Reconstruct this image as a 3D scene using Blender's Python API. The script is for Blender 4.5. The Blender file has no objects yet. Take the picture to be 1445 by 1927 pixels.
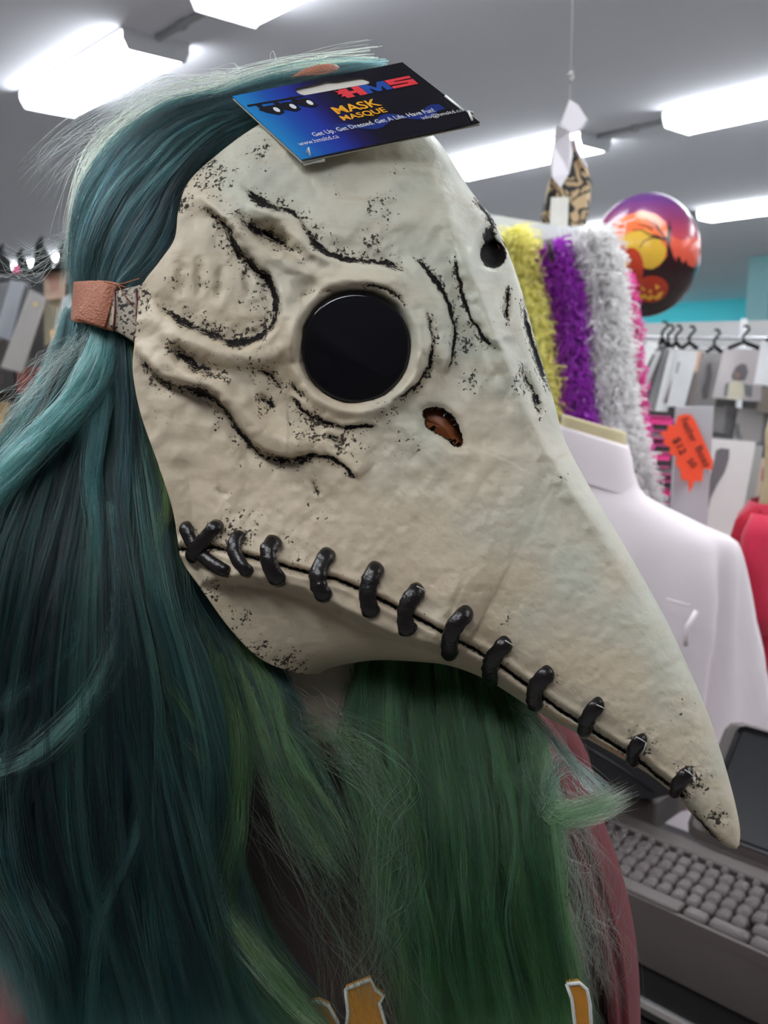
import bpy, math, random
import numpy as np
from mathutils import Matrix, Vector
random.seed(7); RNG = np.random.default_rng(7)
SC = bpy.context.scene
COL = SC.collection

# ------------------------------------------------------------------ camera
CAM = np.array([0.0, 0.0, 1.5])
FPX = 1700.0
PITCH = math.atan(273.0 / FPX)
cam_d = bpy.data.cameras.new('camera'); cam = bpy.data.objects.new('camera', cam_d); COL.objects.link(cam)
cam.location = CAM; cam.rotation_euler = (math.pi / 2 - PITCH, 0, 0)
cam_d.sensor_fit = 'HORIZONTAL'; cam_d.sensor_width = 36; cam_d.lens = 36 * FPX / 1445
cam_d.clip_start = 0.02; cam_d.clip_end = 100
cam_d.dof.use_dof = True; cam_d.dof.focus_distance = 0.395; cam_d.dof.aperture_fstop = 20
SC.camera = cam
# world: the shop is closed, only a faint grey
w = bpy.data.worlds.new('world'); SC.world = w; w.use_nodes = True
w.node_tree.nodes['Background'].inputs[0].default_value = (0.6, 0.7, 0.8, 1)
w.node_tree.nodes['Background'].inputs[1].default_value = 0.3
SC.view_settings.view_transform = 'Standard'; SC.view_settings.look = 'None'
SC.view_settings.gamma = 1; SC.view_settings.use_curve_mapping = False
SC.view_settings.exposure = 0.14
LAMP_STRENGTH = 17.0
LAMP_COLOR = (0.93, 0.97, 1.0)

# ------------------------------------------------------------------ geometry of the view (used to measure positions)
FW = np.array([0, math.cos(PITCH), -math.sin(PITCH)]); UP = np.array([0, math.sin(PITCH), math.cos(PITCH)]); RT = np.array([1.0, 0, 0])
def P(x, y, d):
    """world point seen at pixel x, y at forward distance d"""
    x = np.asarray(x, float); y = np.asarray(y, float); d = np.asarray(d, float)
    r = RT * ((x - 722.5) / FPX)[..., None] + UP * ((963.5 - y) / FPX)[..., None] + FW
    return CAM + r * d[..., None]
def PZ(x, y, z):
    r = RT * ((x - 722.5) / FPX) + UP * ((963.5 - y) / FPX) + FW
    return CAM + r * ((z - CAM[2]) / r[2])
R1 = np.array([-.662, .749, 0]); R1 /= np.linalg.norm(R1)
R2 = np.array([R1[1], -R1[0], 0])
Z3 = np.array([0, 0, 1.0])

# ------------------------------------------------------------------ helpers
ORG = {}
def tag(o, label=None, cat=None, group=None, kind=None):
    if label: o['label'] = label
    if cat: o['category'] = cat
    if group: o['group'] = group
    if kind: o['kind'] = kind
    return o
def thing(name, label, cat, loc, group=None):
    o = bpy.data.objects.new(name, None); COL.objects.link(o); o.empty_display_size = .05
    o.location = [float(a) for a in loc]; ORG[o.name] = np.array(loc, float)
    return tag(o, label, cat, group)
class M:
    def __init__(s): s.v = []; s.f = []; s.n = 0
    def add(s, v, f):
        v = np.asarray(v, float).reshape(-1, 3)
        s.f += [tuple(int(i) + s.n for i in q) for q in f]; s.v.append(v); s.n += len(v); return s
    def box(s, c, sx, sy, sz, X=(1, 0, 0), Y=(0, 1, 0), Z=(0, 0, 1), taper=1.0, bev=0.0):
        X, Y, Z = [np.asarray(a, float) for a in (X, Y, Z)]; c = np.asarray(c, float)
        if bev <= 0:
            v = []
            for k in (-1, 1):
                t = taper if k == 1 else 1
                for a, b in ((-1, -1), (1, -1), (1, 1), (-1, 1)): v.append(c + X * a * sx / 2 * t + Y * b * sy / 2 * t + Z * k * sz / 2)
            return s.add(v, [(3, 2, 1, 0), (4, 5, 6, 7), (0, 1, 5, 4), (1, 2, 6, 5), (2, 3, 7, 6), (3, 0, 4, 7)])
        rings = []
        hx, hy, hz = sx / 2, sy / 2, sz / 2
        def ring(i, z):
            o = []
            for (qx, qy), a0 in (((1, 1), 0), ((-1, 1), 90), ((-1, -1), 180), ((1, -1), 270)):
                for a in (0, 45, 90):
                    an = math.radians(a0 + a)
                    o.append(c + X * (qx * (hx - bev) + (bev - i) * math.cos(an)) + Y * (qy * (hy - bev) + (bev - i) * math.sin(an)) + Z * z)
            return o
        return s.loft([ring(bev * .6, -hz), ring(0, -hz + bev * .6), ring(0, hz - bev * .6), ring(bev * .6, hz)])
    def loft(s, rings, caps=True, closed=True):
        n = len(rings[0]); v = np.concatenate([np.asarray(r, float) for r in rings]); f = []
        for i in range(len(rings) - 1):
            for j in range(n if closed else n - 1):
                k = (j + 1) % n; f.append((i * n + j, i * n + k, (i + 1) * n + k, (i + 1) * n + j))
        if caps and closed:
            f.append(tuple(range(n - 1, -1, -1))); f.append(tuple((len(rings) - 1) * n + j for j in range(n)))
        return s.add(v, f)
    def tube(s, path, r, seg=8, flat=1.0, up=None):
        path = np.asarray(path, float); n = len(path)
        r = np.full(n, r) if np.isscalar(r) else np.asarray(r, float)
        T = np.gradient(path, axis=0); T /= np.linalg.norm(T, axis=1)[:, None] + 1e-12
        u = np.array(up if up is not None else (0.13, 0.21, 0.97)); rings = []
        for i in range(n):
            a = np.cross(T[i], u); a /= np.linalg.norm(a) + 1e-12; b = np.cross(a, T[i])
            if up is None: u = b
            rings.append([path[i] + r[i] * (math.cos(q) * a + flat * math.sin(q) * b) for q in np.linspace(0, 2 * math.pi, seg, endpoint=False)])
        return s.loft(rings)
    def prism(s, poly, O, X, Y, th):
        """2-D polygon extruded by th along X x Y, starting at O"""
        O, X, Y = [np.asarray(a, float) for a in (O, X, Y)]; Zn = np.cross(X, Y); Zn /= np.linalg.norm(Zn)
        a = [O + X * p[0] + Y * p[1] for p in poly]; b = [q + Zn * th for q in a]; n = len(a)
        return s.add(a + b, [tuple(range(n - 1, -1, -1)), tuple(range(n, 2 * n))] + [(i, (i + 1) % n, n + (i + 1) % n, n + i) for i in range(n)])
    def ell(s, c, rx, ry, rz, nu=24, nv=14, X=(1, 0, 0), Y=(0, 1, 0), Z=(0, 0, 1)):
        X, Y, Z = [np.asarray(a, float) for a in (X, Y, Z)]; c = np.asarray(c, float)
        rings = [[c + X * rx * math.cos(t) * math.sin(p) + Y * ry * math.sin(t) * math.sin(p) - Z * rz * math.cos(p)
                  for t in np.linspace(0, 2 * math.pi, nu, endpoint=False)] for p in np.linspace(.04, math.pi - .04, nv)]
        return s.loft(rings)
    def mesh(s, name, org=None, smooth=False):
        v = np.concatenate(s.v) - (org if org is not None else 0)
        me = bpy.data.meshes.new(name); me.from_pydata(v.tolist(), [], s.f); me.validate()
        if smooth: me.polygons.foreach_set('use_smooth', [True] * len(me.polygons))
        me.update(); return me
def link(name, me, mat, parent=None, loc=None):
    o = bpy.data.objects.new(name, me); COL.objects.link(o)
    if mat is not None and not me.materials: me.materials.append(mat)
    if parent is not None: o.parent = parent
    if loc is not None: o.location = [float(a) for a in loc]
    return o
def root_of(p):
    while p.parent is not None: p = p.parent
    return p
def part(name, m, mat, parent=None, smooth=False, label=None):
    """world-space geometry stored in the frame of its (unrotated) root"""
    if parent is None:
        c = np.concatenate(m.v); org = np.array([(c[:, 0].min() + c[:, 0].max()) / 2, (c[:, 1].min() + c[:, 1].max()) / 2, c[:, 2].min()])
        o = link(name, m.mesh(name, org, smooth), mat); o.location = org.tolist(); ORG[o.name] = org
    else:
        o = link(name, m.mesh(name, ORG[root_of(parent).name], smooth), mat, parent)
    if label: o['label'] = label
    return o
def catmull(pts, n):
    p = np.asarray(pts, float); p = np.vstack([2 * p[0] - p[1], p, 2 * p[-1] - p[-2]]); out = []
    for i in range(1, len(p) - 2):
        t = np.linspace(0, 1, 12, endpoint=False)[:, None]
        out.append(.5 * (2 * p[i] + (p[i + 1] - p[i - 1]) * t + (2 * p[i - 1] - 5 * p[i] + 4 * p[i + 1] - p[i + 2]) * t ** 2 + (3 * p[i] - p[i - 1] - 3 * p[i + 1] + p[i + 2]) * t ** 3))
    q = np.vstack(out + [p[-2][None]]); L = np.concatenate([[0], np.cumsum(np.linalg.norm(np.diff(q[:, :2], axis=0), axis=1))])
    s = np.linspace(0, L[-1], n)
    return np.stack([np.interp(s, L, q[:, k]) for k in range(q.shape[1])], 1)

# ------------------------------------------------------------------ materials
def nt(name):
    m = bpy.data.materials.new(name); m.use_nodes = True; t = m.node_tree
    return m, t.nodes, t.links, t.nodes['Principled BSDF']
def mat(name, col, rough=.5, metal=0, var=.12, scale=30, bump=0, spec=.5, trans=0, emit=0, coat=0, sheen=0, alpha=1, bscale=None):
    m, N, L, b = nt(name)
    tc = N.new('ShaderNodeTexCoord'); no = N.new('ShaderNodeTexNoise'); no.inputs['Scale'].default_value = scale; no.inputs['Detail'].default_value = 4
    L.new(tc.outputs['Object'], no.inputs['Vector'])
    mx = N.new('ShaderNodeMix'); mx.data_type = 'RGBA'; L.new(no.outputs['Fac'], mx.inputs['Factor'])
    mx.inputs['A'].default_value = (*[c * (1 - var) for c in col], 1); mx.inputs['B'].default_value = (*[min(1, c * (1 + var)) for c in col], 1)
    L.new(mx.outputs['Result'], b.inputs['Base Color'])
    b.inputs['Roughness'].default_value = rough; b.inputs['Metallic'].default_value = metal; b.inputs['Specular IOR Level'].default_value = spec
    b.inputs['Transmission Weight'].default_value = trans; b.inputs['Coat Weight'].default_value = coat; b.inputs['Sheen Weight'].default_value = sheen
    b.inputs['Alpha'].default_value = alpha
    if emit:
        b.inputs['Emission Color'].default_value = (*col, 1); b.inputs['Emission Strength'].default_value = emit
    if bump:
        bn = N.new('ShaderNodeTexNoise'); bn.inputs['Scale'].default_value = bscale or scale * 6; bn.inputs['Detail'].default_value = 5; L.new(tc.outputs['Object'], bn.inputs['Vector'])
        bp = N.new('ShaderNodeBump'); bp.inputs['Strength'].default_value = bump; bp.inputs['Distance'].default_value = .002
        L.new(bn.outputs['Fac'], bp.inputs['Height']); L.new(bp.outputs['Normal'], b.inputs['Normal'])
    return m
def S(r, g, b):  # sRGB 0-255 to linear
    return tuple((c / 255 / 12.92 if c / 255 <= .04045 else ((c / 255 + .055) / 1.055) ** 2.4) for c in (r, g, b))

m_ceil = mat('ceiling_paint', (.80, .81, .88), .9, scale=.8, var=.04, bump=.1)
m_wall = mat('wall_paint', (.22, .21, .21), .9, scale=1, var=.05)
m_teal = mat('teal_wall_paint', S(100, 238, 250), .8, scale=1, var=.05)
m_floor = mat('grey_floor_tile', (.20, .19, .18), .5, scale=3, var=.2)
m_white = mat('white_plastic', (.8, .8, .8), .4, var=.03)
m_whitemetal = mat('white_enamel', (.72, .73, .76), .4, var=.03)
m_lamp = mat('lamp_lens', LAMP_COLOR, .5, var=0, emit=LAMP_STRENGTH)
m_black = mat('black_plastic', (.015, .015, .018), .35, var=.2)
m_chrome = mat('chrome', (.7, .7, .72), .25, metal=1, var=.05)

# ------------------------------------------------------------------ structure
HC = 1.44; ZC = 1.5 + HC
def rr(a, b, z): return R1 * a + R2 * b + Z3 * z
def slab(name, a0, a1, b0, b1, z0, z1, m):
    mm = M().box(rr((a0 + a1) / 2, (b0 + b1) / 2, (z0 + z1) / 2), a1 - a0, b1 - b0, z1 - z0, X=R1, Y=R2)
    return tag(part(name, mm, m), kind='structure')
slab('floor', -6, 16, -6, 19, -.1, 0, m_floor)
slab('ceiling', -6, 16, -6, 19, ZC, ZC + .1, m_ceil)
slab('wall_far', -6, 16, 18.9, 19, 0, ZC, m_teal)
slab('wall_near', -6, 16, -6, -5.9, 0, ZC, m_wall)
slab('wall_left', 15.9, 16, -5.9, 18.9, 0, ZC, m_wall)
slab('wall_right', -6, -5.9, -5.9, 18.9, 0, ZC, m_wall)
# pale column in front of the teal wall at the right edge of the frame
c = P(1436, 550, 12.0); c[2] = ZC / 2
tag(part('trim_1', M().box(c, .30, .3, ZC - .01, X=R1, Y=R2), mat('pale_column_paint', S(150, 200, 205), .8)), kind='structure')

# ------------------------------------------------------------------ ceiling lights
fx_h = M(); W2 = .16; Lh = .61
fx_h.box((0, 0, -.006), 1.22, .33, .012)
for s in (-1, 1):
    fx_h.prism([(-.16, 0), (-.162, -.041), (-.137, -.087), (.137, -.087), (.162, -.041), (.16, 0)], (s * .605 - .006, 0, 0), (0, 1, 0), (0, 0, 1), .012)
me_fh = fx_h.mesh('housing'); me_fh.materials.append(m_whitemetal)
fx_l = M(); prof = [(-.155, -.012), (-.157, -.04), (-.132, -.08), (0, -.085), (.132, -.08), (.157, -.04), (.155, -.012)]
fx_l.loft([[(x, a, b) for a, b in prof] for x in (-.598, .598)])
me_fl = fx_l.mesh('diffuser'); me_fl.materials.append(m_lamp)
fixrot = math.atan2(R1[1], R1[0])
labels = {(2.07, 4.46): 'long glowing ceiling light at the upper left with its end cap facing us',
          (2.07, 2.68): 'ceiling light cut off by the top edge of the photo',
          (4.95, 4.2): 'long ceiling light glowing behind the hanging card and the ribbon',
          (4.95, 2.42): 'large ceiling light at the upper right edge above the balloon',
          (8.1, 4.0): 'ceiling light at the right edge just beside the balloon'}
for r2 in (-1.0, 2.07, 4.95, 8.1, 11.5, 16.5):  # two farthest rows are unseen, added to brighten the teal wall
    offs = {2.07: 4.46, 4.95: 4.2, 8.1: 4.0}.get(r2, 4.3)
    for k in range(-4, 8 if r2 == 16.5 else 6):
        a = offs + k * 1.68 if r2 != 4.95 else offs + k * 1.78
        a = round(a, 2)
        if r2 == 2.07 and k > 0: continue
        if r2 == 11.5 and a < 8: continue
        if r2 == 16.5 and 6.4 < a < 9.8: continue
        if r2 == -1.0 and (a < -1 or a > 5): continue
        if r2 == 2.07 and k == -1: a -= .1; a = round(a, 2)
        loc = rr(a, r2, ZC)
        lab = labels.get((r2, a))
        if lab is None:
            g = 'further lights in the ceiling rows'
            lab = f'small far ceiling light low at the left edge, {["nearest", "second", "farthest"][min(2, int((a - 8) / 1.7))]} of its row' if (r2 == 4.95 and a > 8) else 'white ceiling light of the rows outside the photo or behind the head, including unseen far ones added to brighten the teal wall'
        else: g = 'rows of ceiling lights'
        t = thing('ceiling_light', lab, 'ceiling light', loc, g); t.rotation_euler = (0, 0, fixrot)
        link('housing', me_fh, None, t); link('diffuser', me_fl, None, t)
def conduit(a0, a1, b, label):
    m = M(); m.tube([rr(a0, b, ZC - .015), rr((a0 + a1) / 2, b, ZC - .017), rr(a1, b, ZC - .015)], .013, 8)
    m.tube([rr((a0 + a1) / 2 - .02, b, ZC - .017), rr((a0 + a1) / 2 + .02, b, ZC - .017)], .02, 8)
    tag(part('conduit', m, mat('conduit_grey', (.35, .35, .36), .5), smooth=True), label, 'conduit')
conduit(3.40, 3.84, 2.07, 'grey conduit joining the two ceiling lights at the upper left')
conduit(3.04, 3.58, 4.95, 'grey conduit joining the two ceiling lights at the upper right')
conduit(4.62, 5.1, 8.1, 'short grey conduit beyond the ceiling light beside the balloon')

# ------------------------------------------------------------------ the mask
NV, NT, NF = 560, 400, 70
Bp = catmull([(600, 1268), (560, 1267), (490, 1240), (430, 1180), (380, 1110), (345, 1060), (335, 1020), (325, 960), (300, 880), (265, 780), (250, 700), (253, 645), (257, 600), (266, 540), (300, 492), (328, 450), (335, 400), (350, 350), (385, 310), (430, 280), (490, 252)], 400)
Lp = catmull([(600, 1268), (625, 1256), (700, 1243), (780, 1245), (850, 1254), (920, 1282), (990, 1326), (1040, 1356), (1100, 1388), (1160, 1422), (1220, 1457), (1275, 1502), (1300, 1530), (1335, 1568), (1365, 1592), (1385, 1598)], 400)
Up = catmull([(490, 252), (540, 205), (600, 180), (680, 176), (760, 205), (820, 260), (845, 295), (870, 335), (897, 374), (930, 415), (962, 490), (985, 560), (1010, 650), (1038, 740), (1062, 825), (1100, 900), (1150, 985), (1200, 1070), (1250, 1160), (1290, 1245), (1325, 1325), (1355, 1410), (1378, 1490), (1391, 1550), (1392, 1582), (1385, 1598)], 400)
def samp(C, s): k = np.linspace(0, 1, len(C)); return np.stack([np.interp(s, k, C[:, i]) for i in range(2)], -1)
V = np.linspace(0, 1, NV) ** .97
Tn = (1 - np.cos(np.pi * np.linspace(0, 1, NT))) / 2 * .5 + np.linspace(0, 1, NT) * .5
def coons(V, T):
    l, u = samp(Lp, V)[:, None], samp(Up, V)[:, None]; t = T[None, :, None]
    ch = l * (1 - t) + u * t; b = samp(Bp, T)[None] - (Lp[0] * (1 - T[:, None]) + Up[0] * T[:, None])[None]
    return ch + b * ((1 - V) ** 1.9)[:, None, None]
def base_c(V): return .447 - .072 * V ** 1.1
def wn(V): return .056 * (1 - V) ** .62 * (1 - .12 * np.sin(V * 3.1)) + .0045
def prof_t(T, p=2.5): return np.maximum(0, 1 - np.abs(2 * T - 1) ** p) ** (1 / p)
G = coons(V, Tn)
# pull grid lines onto the rims of the openings so that they cut cleanly
EYE = np.array([670., 653.]); ER = 100.0
NOS = catmull([(800, 790), (797, 775), (810, 768), (835, 772), (855, 790), (866, 815), (869, 838), (855, 838), (835, 822), (815, 812), (803, 802), (800, 790)], 60)
dv = G - EYE; rd = np.linalg.norm(dv, axis=2); sn = np.abs(rd - ER) < 2.4
G[sn] = EYE + dv[sn] / rd[sn][:, None] * ER
def pd(Q, poly):
    """distance, signed distance (positive on the right when walking along), parameter"""
    poly = np.asarray(poly, float); best = np.full(len(Q), 1e9); sg = np.zeros(len(Q)); tt = np.zeros(len(Q)); n = len(poly) - 1
    for i in range(n):
        a, b = poly[i], poly[i + 1]; d = b - a; L2 = (d @ d) + 1e-9; q = Q - a; t = np.clip((q @ d) / L2, 0, 1)
        e = q - t[:, None] * d; ds = np.hypot(e[:, 0], e[:, 1]); m = ds < best
        best[m] = ds[m]; cr = d[0] * q[:, 1] - d[1] * q[:, 0]; sg[m] = np.sign(cr[m]); tt[m] = (i + t[m]) / n
    return best, best * sg, tt
def inside(Q, poly):
    x, y = Q[:, 0], Q[:, 1]; r = np.zeros(len(Q), bool); n = len(poly)
    for i in range(n):
        x0, y0 = poly[i]; x1, y1 = poly[(i + 1) % n]
        c = ((y0 > y) != (y1 > y)) & (x < (x1 - x0) * (y - y0) / (y1 - y0 + 1e-12) + x0); r ^= c
    return r
Q0 = G.reshape(-1, 2)
near_n = (np.abs(Q0[:, 0] - 835) < 60) & (np.abs(Q0[:, 1] - 803) < 60); idx = np.where(near_n)[0]
big = NOS
for i in idx:
    e = big - Q0[i]; k = np.argmin((e ** 2).sum(1))
    if (e[k] ** 2).sum() < 4.5: Q0[i] = big[k]
G = Q0.reshape(NV, NT, 2)
ss = lambda x: 1 / (1 + np.exp(-np.clip(x, -30, 30)))
taper = lambda t, e=.12: np.clip(np.minimum(t, 1 - t) / e, 0, 1) ** .7
def value_noise(Q, scale, seed):
    rg = np.random.default_rng(seed); g = rg.random((256, 256)); x = Q[:, 0] / scale + 50; y = Q[:, 1] / scale + 50
    xi = np.floor(x).astype(int); yi = np.floor(y).astype(int); fx = x - xi; fy = y - yi; fx = fx * fx * (3 - 2 * fx); fy = fy * fy * (3 - 2 * fy)
    A = lambda a, b: g[a % 256, b % 256]
    return (A(xi, yi) * (1 - fx) + A(xi + 1, yi) * fx) * (1 - fy) + (A(xi, yi + 1) * (1 - fx) + A(xi + 1, yi + 1) * fx) * fy
# cliffs: path, side that is raised (+1 right of walking direction), height mm, fall-off px, grime width px, grime strength
CL = [([(372, 372), (400, 398), (432, 425), (452, 470), (478, 496), (508, 525), (524, 565), (520, 605), (492, 638), (445, 650), (405, 637), (360, 618), (315, 592), (285, 562)], -1, 5.2, 42, 20, .95),
      ([(448, 345), (478, 378), (515, 394), (550, 404), (572, 432), (592, 462), (625, 484), (680, 496), (728, 500), (775, 520)], 1, 3.6, 38, 16, .9),
      ([(255, 648), (278, 688), (312, 716), (360, 727), (400, 742), (432, 775), (458, 815), (490, 848), (540, 862), (585, 852)], -1, 5.5, 40, 17, .8),
      ([(545, 872), (572, 858), (604, 856), (640, 870), (678, 903)], -1, 2.2, 26, 9, .95),
      ([(768, 478), (808, 518), (840, 568), (853, 630), (847, 682), (830, 706)], 1, 2.6, 24, 9, 1.0),
      ([(798, 580), (811, 636), (805, 688), (775, 730), (735, 752)], 1, 2.4, 20, 9, 1.0),
      ([(856, 470), (868, 535), (883, 585), (908, 628), (942, 664)], -1, 2.4, 26, 9, 1.0),
      ([(545, 738), (575, 772), (615, 794), (660, 802), (712, 797)], -1, 2.2, 20, 10, .9),
      ([(375, 1098), (470, 1092), (560, 1112), (640, 1150), (720, 1192), (800, 1216), (865, 1248)], -1, 10.0, 95, 6, .0)]
# grooves: path, depth mm, width px, grime
GR = [([(445, 400), (480, 428), (520, 452), (568, 478)], 2.6, 12, .85), ([(500, 432), (540, 470)], 1.2, 22, .5),
      ([(320, 650), (350, 675), (385, 697), (420, 706)], 2.6, 13, .85), ([(480, 690), (510, 706), (530, 735)], 1.6, 8, .8),
      ([(545, 718), (560, 735), (576, 752)], 1.2, 6, .8), ([(485, 745), (520, 768)], 1.0, 6, .8), ([(610, 818), (650, 838)], 1.2, 7, .85),
      ([(600, 552), (625, 545)], .6, 5, .6), ([(682, 536), (715, 540), (745, 556), (762, 574)], .8, 4, .9), ([(562, 560), (590, 548)], .6, 5, .5),
      ([(958, 545), (954, 575), (955, 605)], 2.0, 6, 1.0), ([(984, 565), (992, 610), (1006, 660), (1022, 705), (1034, 736)], 4.0, 7, 1.0),
      ([(980, 690), (1000, 735), (1022, 775)], 1.5, 9, .7), ([(1000, 745), (1018, 785)], 1, 5, .8), ([(897, 378), (915, 402), (928, 432)], 2.5, 6, 1.0),
      ([(586, 905), (602, 935)], .9, 5, .7), ([(405, 920), (432, 932)], .7, 6, .5), ([(338, 490), (345, 560)], .9, 10, .35), ([(375, 480), (378, 560)], .9, 9, .35), ([(415, 500), (412, 570)], .9, 8, .35),
      ([(462, 500), (470, 560)], .9, 8, .3), ([(1305, 1530), (1330, 1560), (1352, 1582)], 1.6, 4, 1.0), ([(340, 1260), (300, 1200)], 0, 5, 0)]
RG = [([(345, 375), (395, 385), (440, 420), (480, 465), (530, 490), (600, 520), (680, 520), (750, 535), (795, 570), (825, 630), (820, 690)], 2.2, 18),
      ([(470, 375), (530, 420), (580, 470), (640, 505)], 2.2, 16), ([(270, 590), (320, 630), (390, 660), (450, 675), (520, 668), (560, 620)], 2.4, 20),
      ([(290, 680), (350, 700), (410, 722), (455, 765), (500, 815), (570, 830), (640, 822)], 2.5, 20),
      ([(545, 520), (545, 600), (560, 680)], 2.0, 22), ([(890, 500), (930, 620), (985, 760)], 1.2, 16),
      ([(800, 300), (850, 430), (905, 560), (950, 690), (1000, 800), (1060, 900), (1130, 1000), (1200, 1110)], 2.2, 20)]
SEAM = catmull([(338, 1034), (400, 1030), (440, 1040), (500, 1056), (540, 1067), (590, 1080), (640, 1093), (690, 1116), (740, 1141), (790, 1166), (830, 1188), (880, 1215), (930, 1245), (990, 1288), (1040, 1326), (1100, 1366), (1150, 1398), (1200, 1430), (1250, 1470), (1285, 1498)], 50)
SPK = [(400, 330, 60, .8), (480, 290, 60, .6), (345, 380, 30, 1), (560, 290, 40, .4), (715, 395, 45, .75), (700, 460, 40, .8), (620, 445, 30, .7), (500, 330, 50, .35), (640, 350, 60, .35), (745, 320, 30, .5),
       (380, 540, 70, .45), (330, 520, 40, .5), (470, 560, 40, .6), (520, 450, 40, .8), (560, 480, 40, .6), (300, 690, 40, .5), (385, 700, 50, .7), (480, 700, 50, .7), (500, 760, 40, .7), (420, 800, 40, .5), (300, 780, 35, .4),
       (590, 800, 50, .9), (650, 840, 50, .8), (730, 770, 40, .7), (870, 640, 40, .8), (890, 720, 40, .7), (850, 590, 30, .7), (760, 830, 40, .6), (580, 900, 40, .5), (600, 960, 50, .5), (470, 870, 40, .5), (520, 940, 60, .35), (690, 960, 50, .3),
       (440, 1000, 60, .8), (380, 1020, 50, .9), (540, 1010, 40, .5), (560, 1050, 40, .6), (450, 1170, 60, .6), (540, 1250, 50, .9), (400, 1110, 40, .8), (350, 1000, 30, .7), (490, 1220, 40, .8), (1060, 910, 30, .5), (960, 960, 60, .25),
       (1300, 1470, 45, .9), (1345, 1540, 40, .8), (1200, 1400, 50, .7), (1110, 1340, 40, .5), (950, 1170, 40, .5), (1290, 1330, 60, .35), (1330, 1400, 40, .4), (960, 1240, 40, .5), (1040, 1290, 40, .5), (860, 1180, 30, .5),
       (930, 610, 40, .3), (985, 720, 40, .7), (820, 460, 50, .35), (270, 560, 30, .9), (240, 600, 40, .9), (760, 580, 30, .3), (430, 1060, 60, .5), (500, 1100, 40, .4)]
def relief(Q):
    h = np.zeros(len(Q)); g = np.zeros(len(Q)); s = np.full(len(Q), .10)
    wob = np.stack([value_noise(Q, 14, 3) - .5, value_noise(Q, 14, 4) - .5], 1) * 5; Qw = Q + wob
    vn = value_noise(Q, 34, 31); vn2 = value_noise(Q, 22, 32)
    for pts, side, amp, wl, gw, gs in CL:
        c = catmull(pts, 3 * len(pts)); d, sd, t = pd(Qw, c); sd = sd * side; tp = taper(t); endd = np.where((t <= 0) | (t >= 1), np.exp(-(d / 12) ** 2), 1)
        near = d < wl * 4
        hh = amp * (ss(sd / 3.0) * np.exp(-np.maximum(sd, 0) / wl) - .35 * np.exp(-np.maximum(-sd, 0) / (gw * 1.4)) * ss(-sd / 3.0)) * tp * endd * near
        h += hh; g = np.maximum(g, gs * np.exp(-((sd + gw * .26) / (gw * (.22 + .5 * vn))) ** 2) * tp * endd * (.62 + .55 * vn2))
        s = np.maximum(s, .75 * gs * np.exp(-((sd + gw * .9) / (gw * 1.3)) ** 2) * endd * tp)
    for pts, amp, wd, gs in GR:
        c = catmull(pts, 3 * len(pts)); d, sd, t = pd(Qw, c); k = np.exp(-(d / wd) ** 2) * taper(t, .3)
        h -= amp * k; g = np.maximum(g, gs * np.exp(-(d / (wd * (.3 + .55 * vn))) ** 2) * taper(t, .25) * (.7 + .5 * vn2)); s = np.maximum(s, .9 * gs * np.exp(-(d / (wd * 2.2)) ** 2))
    for pts, amp, wd in RG:
        c = catmull(pts, 3 * len(pts)); d, sd, t = pd(Qw, c); h += amp * np.exp(-(d / wd) ** 2) * taper(t, .2)
    r = np.hypot(*(Q - EYE).T)
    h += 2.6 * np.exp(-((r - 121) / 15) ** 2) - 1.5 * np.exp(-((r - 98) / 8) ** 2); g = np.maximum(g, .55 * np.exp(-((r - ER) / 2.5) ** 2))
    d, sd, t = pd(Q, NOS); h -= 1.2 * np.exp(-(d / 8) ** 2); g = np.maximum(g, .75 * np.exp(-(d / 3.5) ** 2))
    # far eye socket and its lens pit
    q = (Q - np.array([922, 462])) @ np.array([[.97, .2], [-.2, .97]]).T; e = np.hypot(q[:, 0] / 24, q[:, 1] / 42); h -= 4 * np.exp(-e ** 4)
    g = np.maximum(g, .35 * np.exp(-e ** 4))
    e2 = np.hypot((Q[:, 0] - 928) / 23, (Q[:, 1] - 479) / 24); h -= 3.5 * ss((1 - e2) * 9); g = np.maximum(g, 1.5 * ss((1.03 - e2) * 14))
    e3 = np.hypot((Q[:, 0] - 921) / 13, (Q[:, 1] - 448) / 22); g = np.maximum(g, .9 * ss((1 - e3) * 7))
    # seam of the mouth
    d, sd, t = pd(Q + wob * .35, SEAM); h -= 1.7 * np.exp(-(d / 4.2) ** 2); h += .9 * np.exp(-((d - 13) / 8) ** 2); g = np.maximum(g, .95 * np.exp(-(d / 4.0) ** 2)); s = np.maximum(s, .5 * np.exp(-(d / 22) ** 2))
    for x, y, rad, st in SPK: s = np.maximum(s, st * np.exp(-(((Q[:, 0] - x) / rad) ** 2 + ((Q[:, 1] - y) / rad) ** 2)))
    # crumpled hide
    h += (value_noise(Q, 60, 11) - .5) * (1.2 - 1.0 * np.clip((Q[:, 1] - 760) / 240, 0, 1)) + (value_noise(Q, 26, 12) - .5) * (.7 - .45 * np.clip((Q[:, 1] - 850) / 200, 0, 1)) + (value_noise(Q, 11, 13) - .5) * .30 * (.4 + s)
    h += (value_noise(Q, 5, 14) - .5) * .16 * (.3 + s)
    return h, g, s
hN, gN, sN = relief(Q0)
Dn = base_c(V)[:, None] - wn(V)[:, None] * prof_t(Tn)[None]
fade = np.clip((1 - V) / .04, 0, 1)[:, None]
edge = np.clip(np.minimum(Tn, 1 - Tn) / .02, 0, 1)[None]
Dn = Dn - hN.reshape(NV, NT) * .0019 * fade * (.35 + .65 * edge)
def surf(x, y):
    k = np.argmin((Q0[:, 0] - x) ** 2 + (Q0[:, 1] - y) ** 2); return Dn.reshape(-1)[k]
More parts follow.
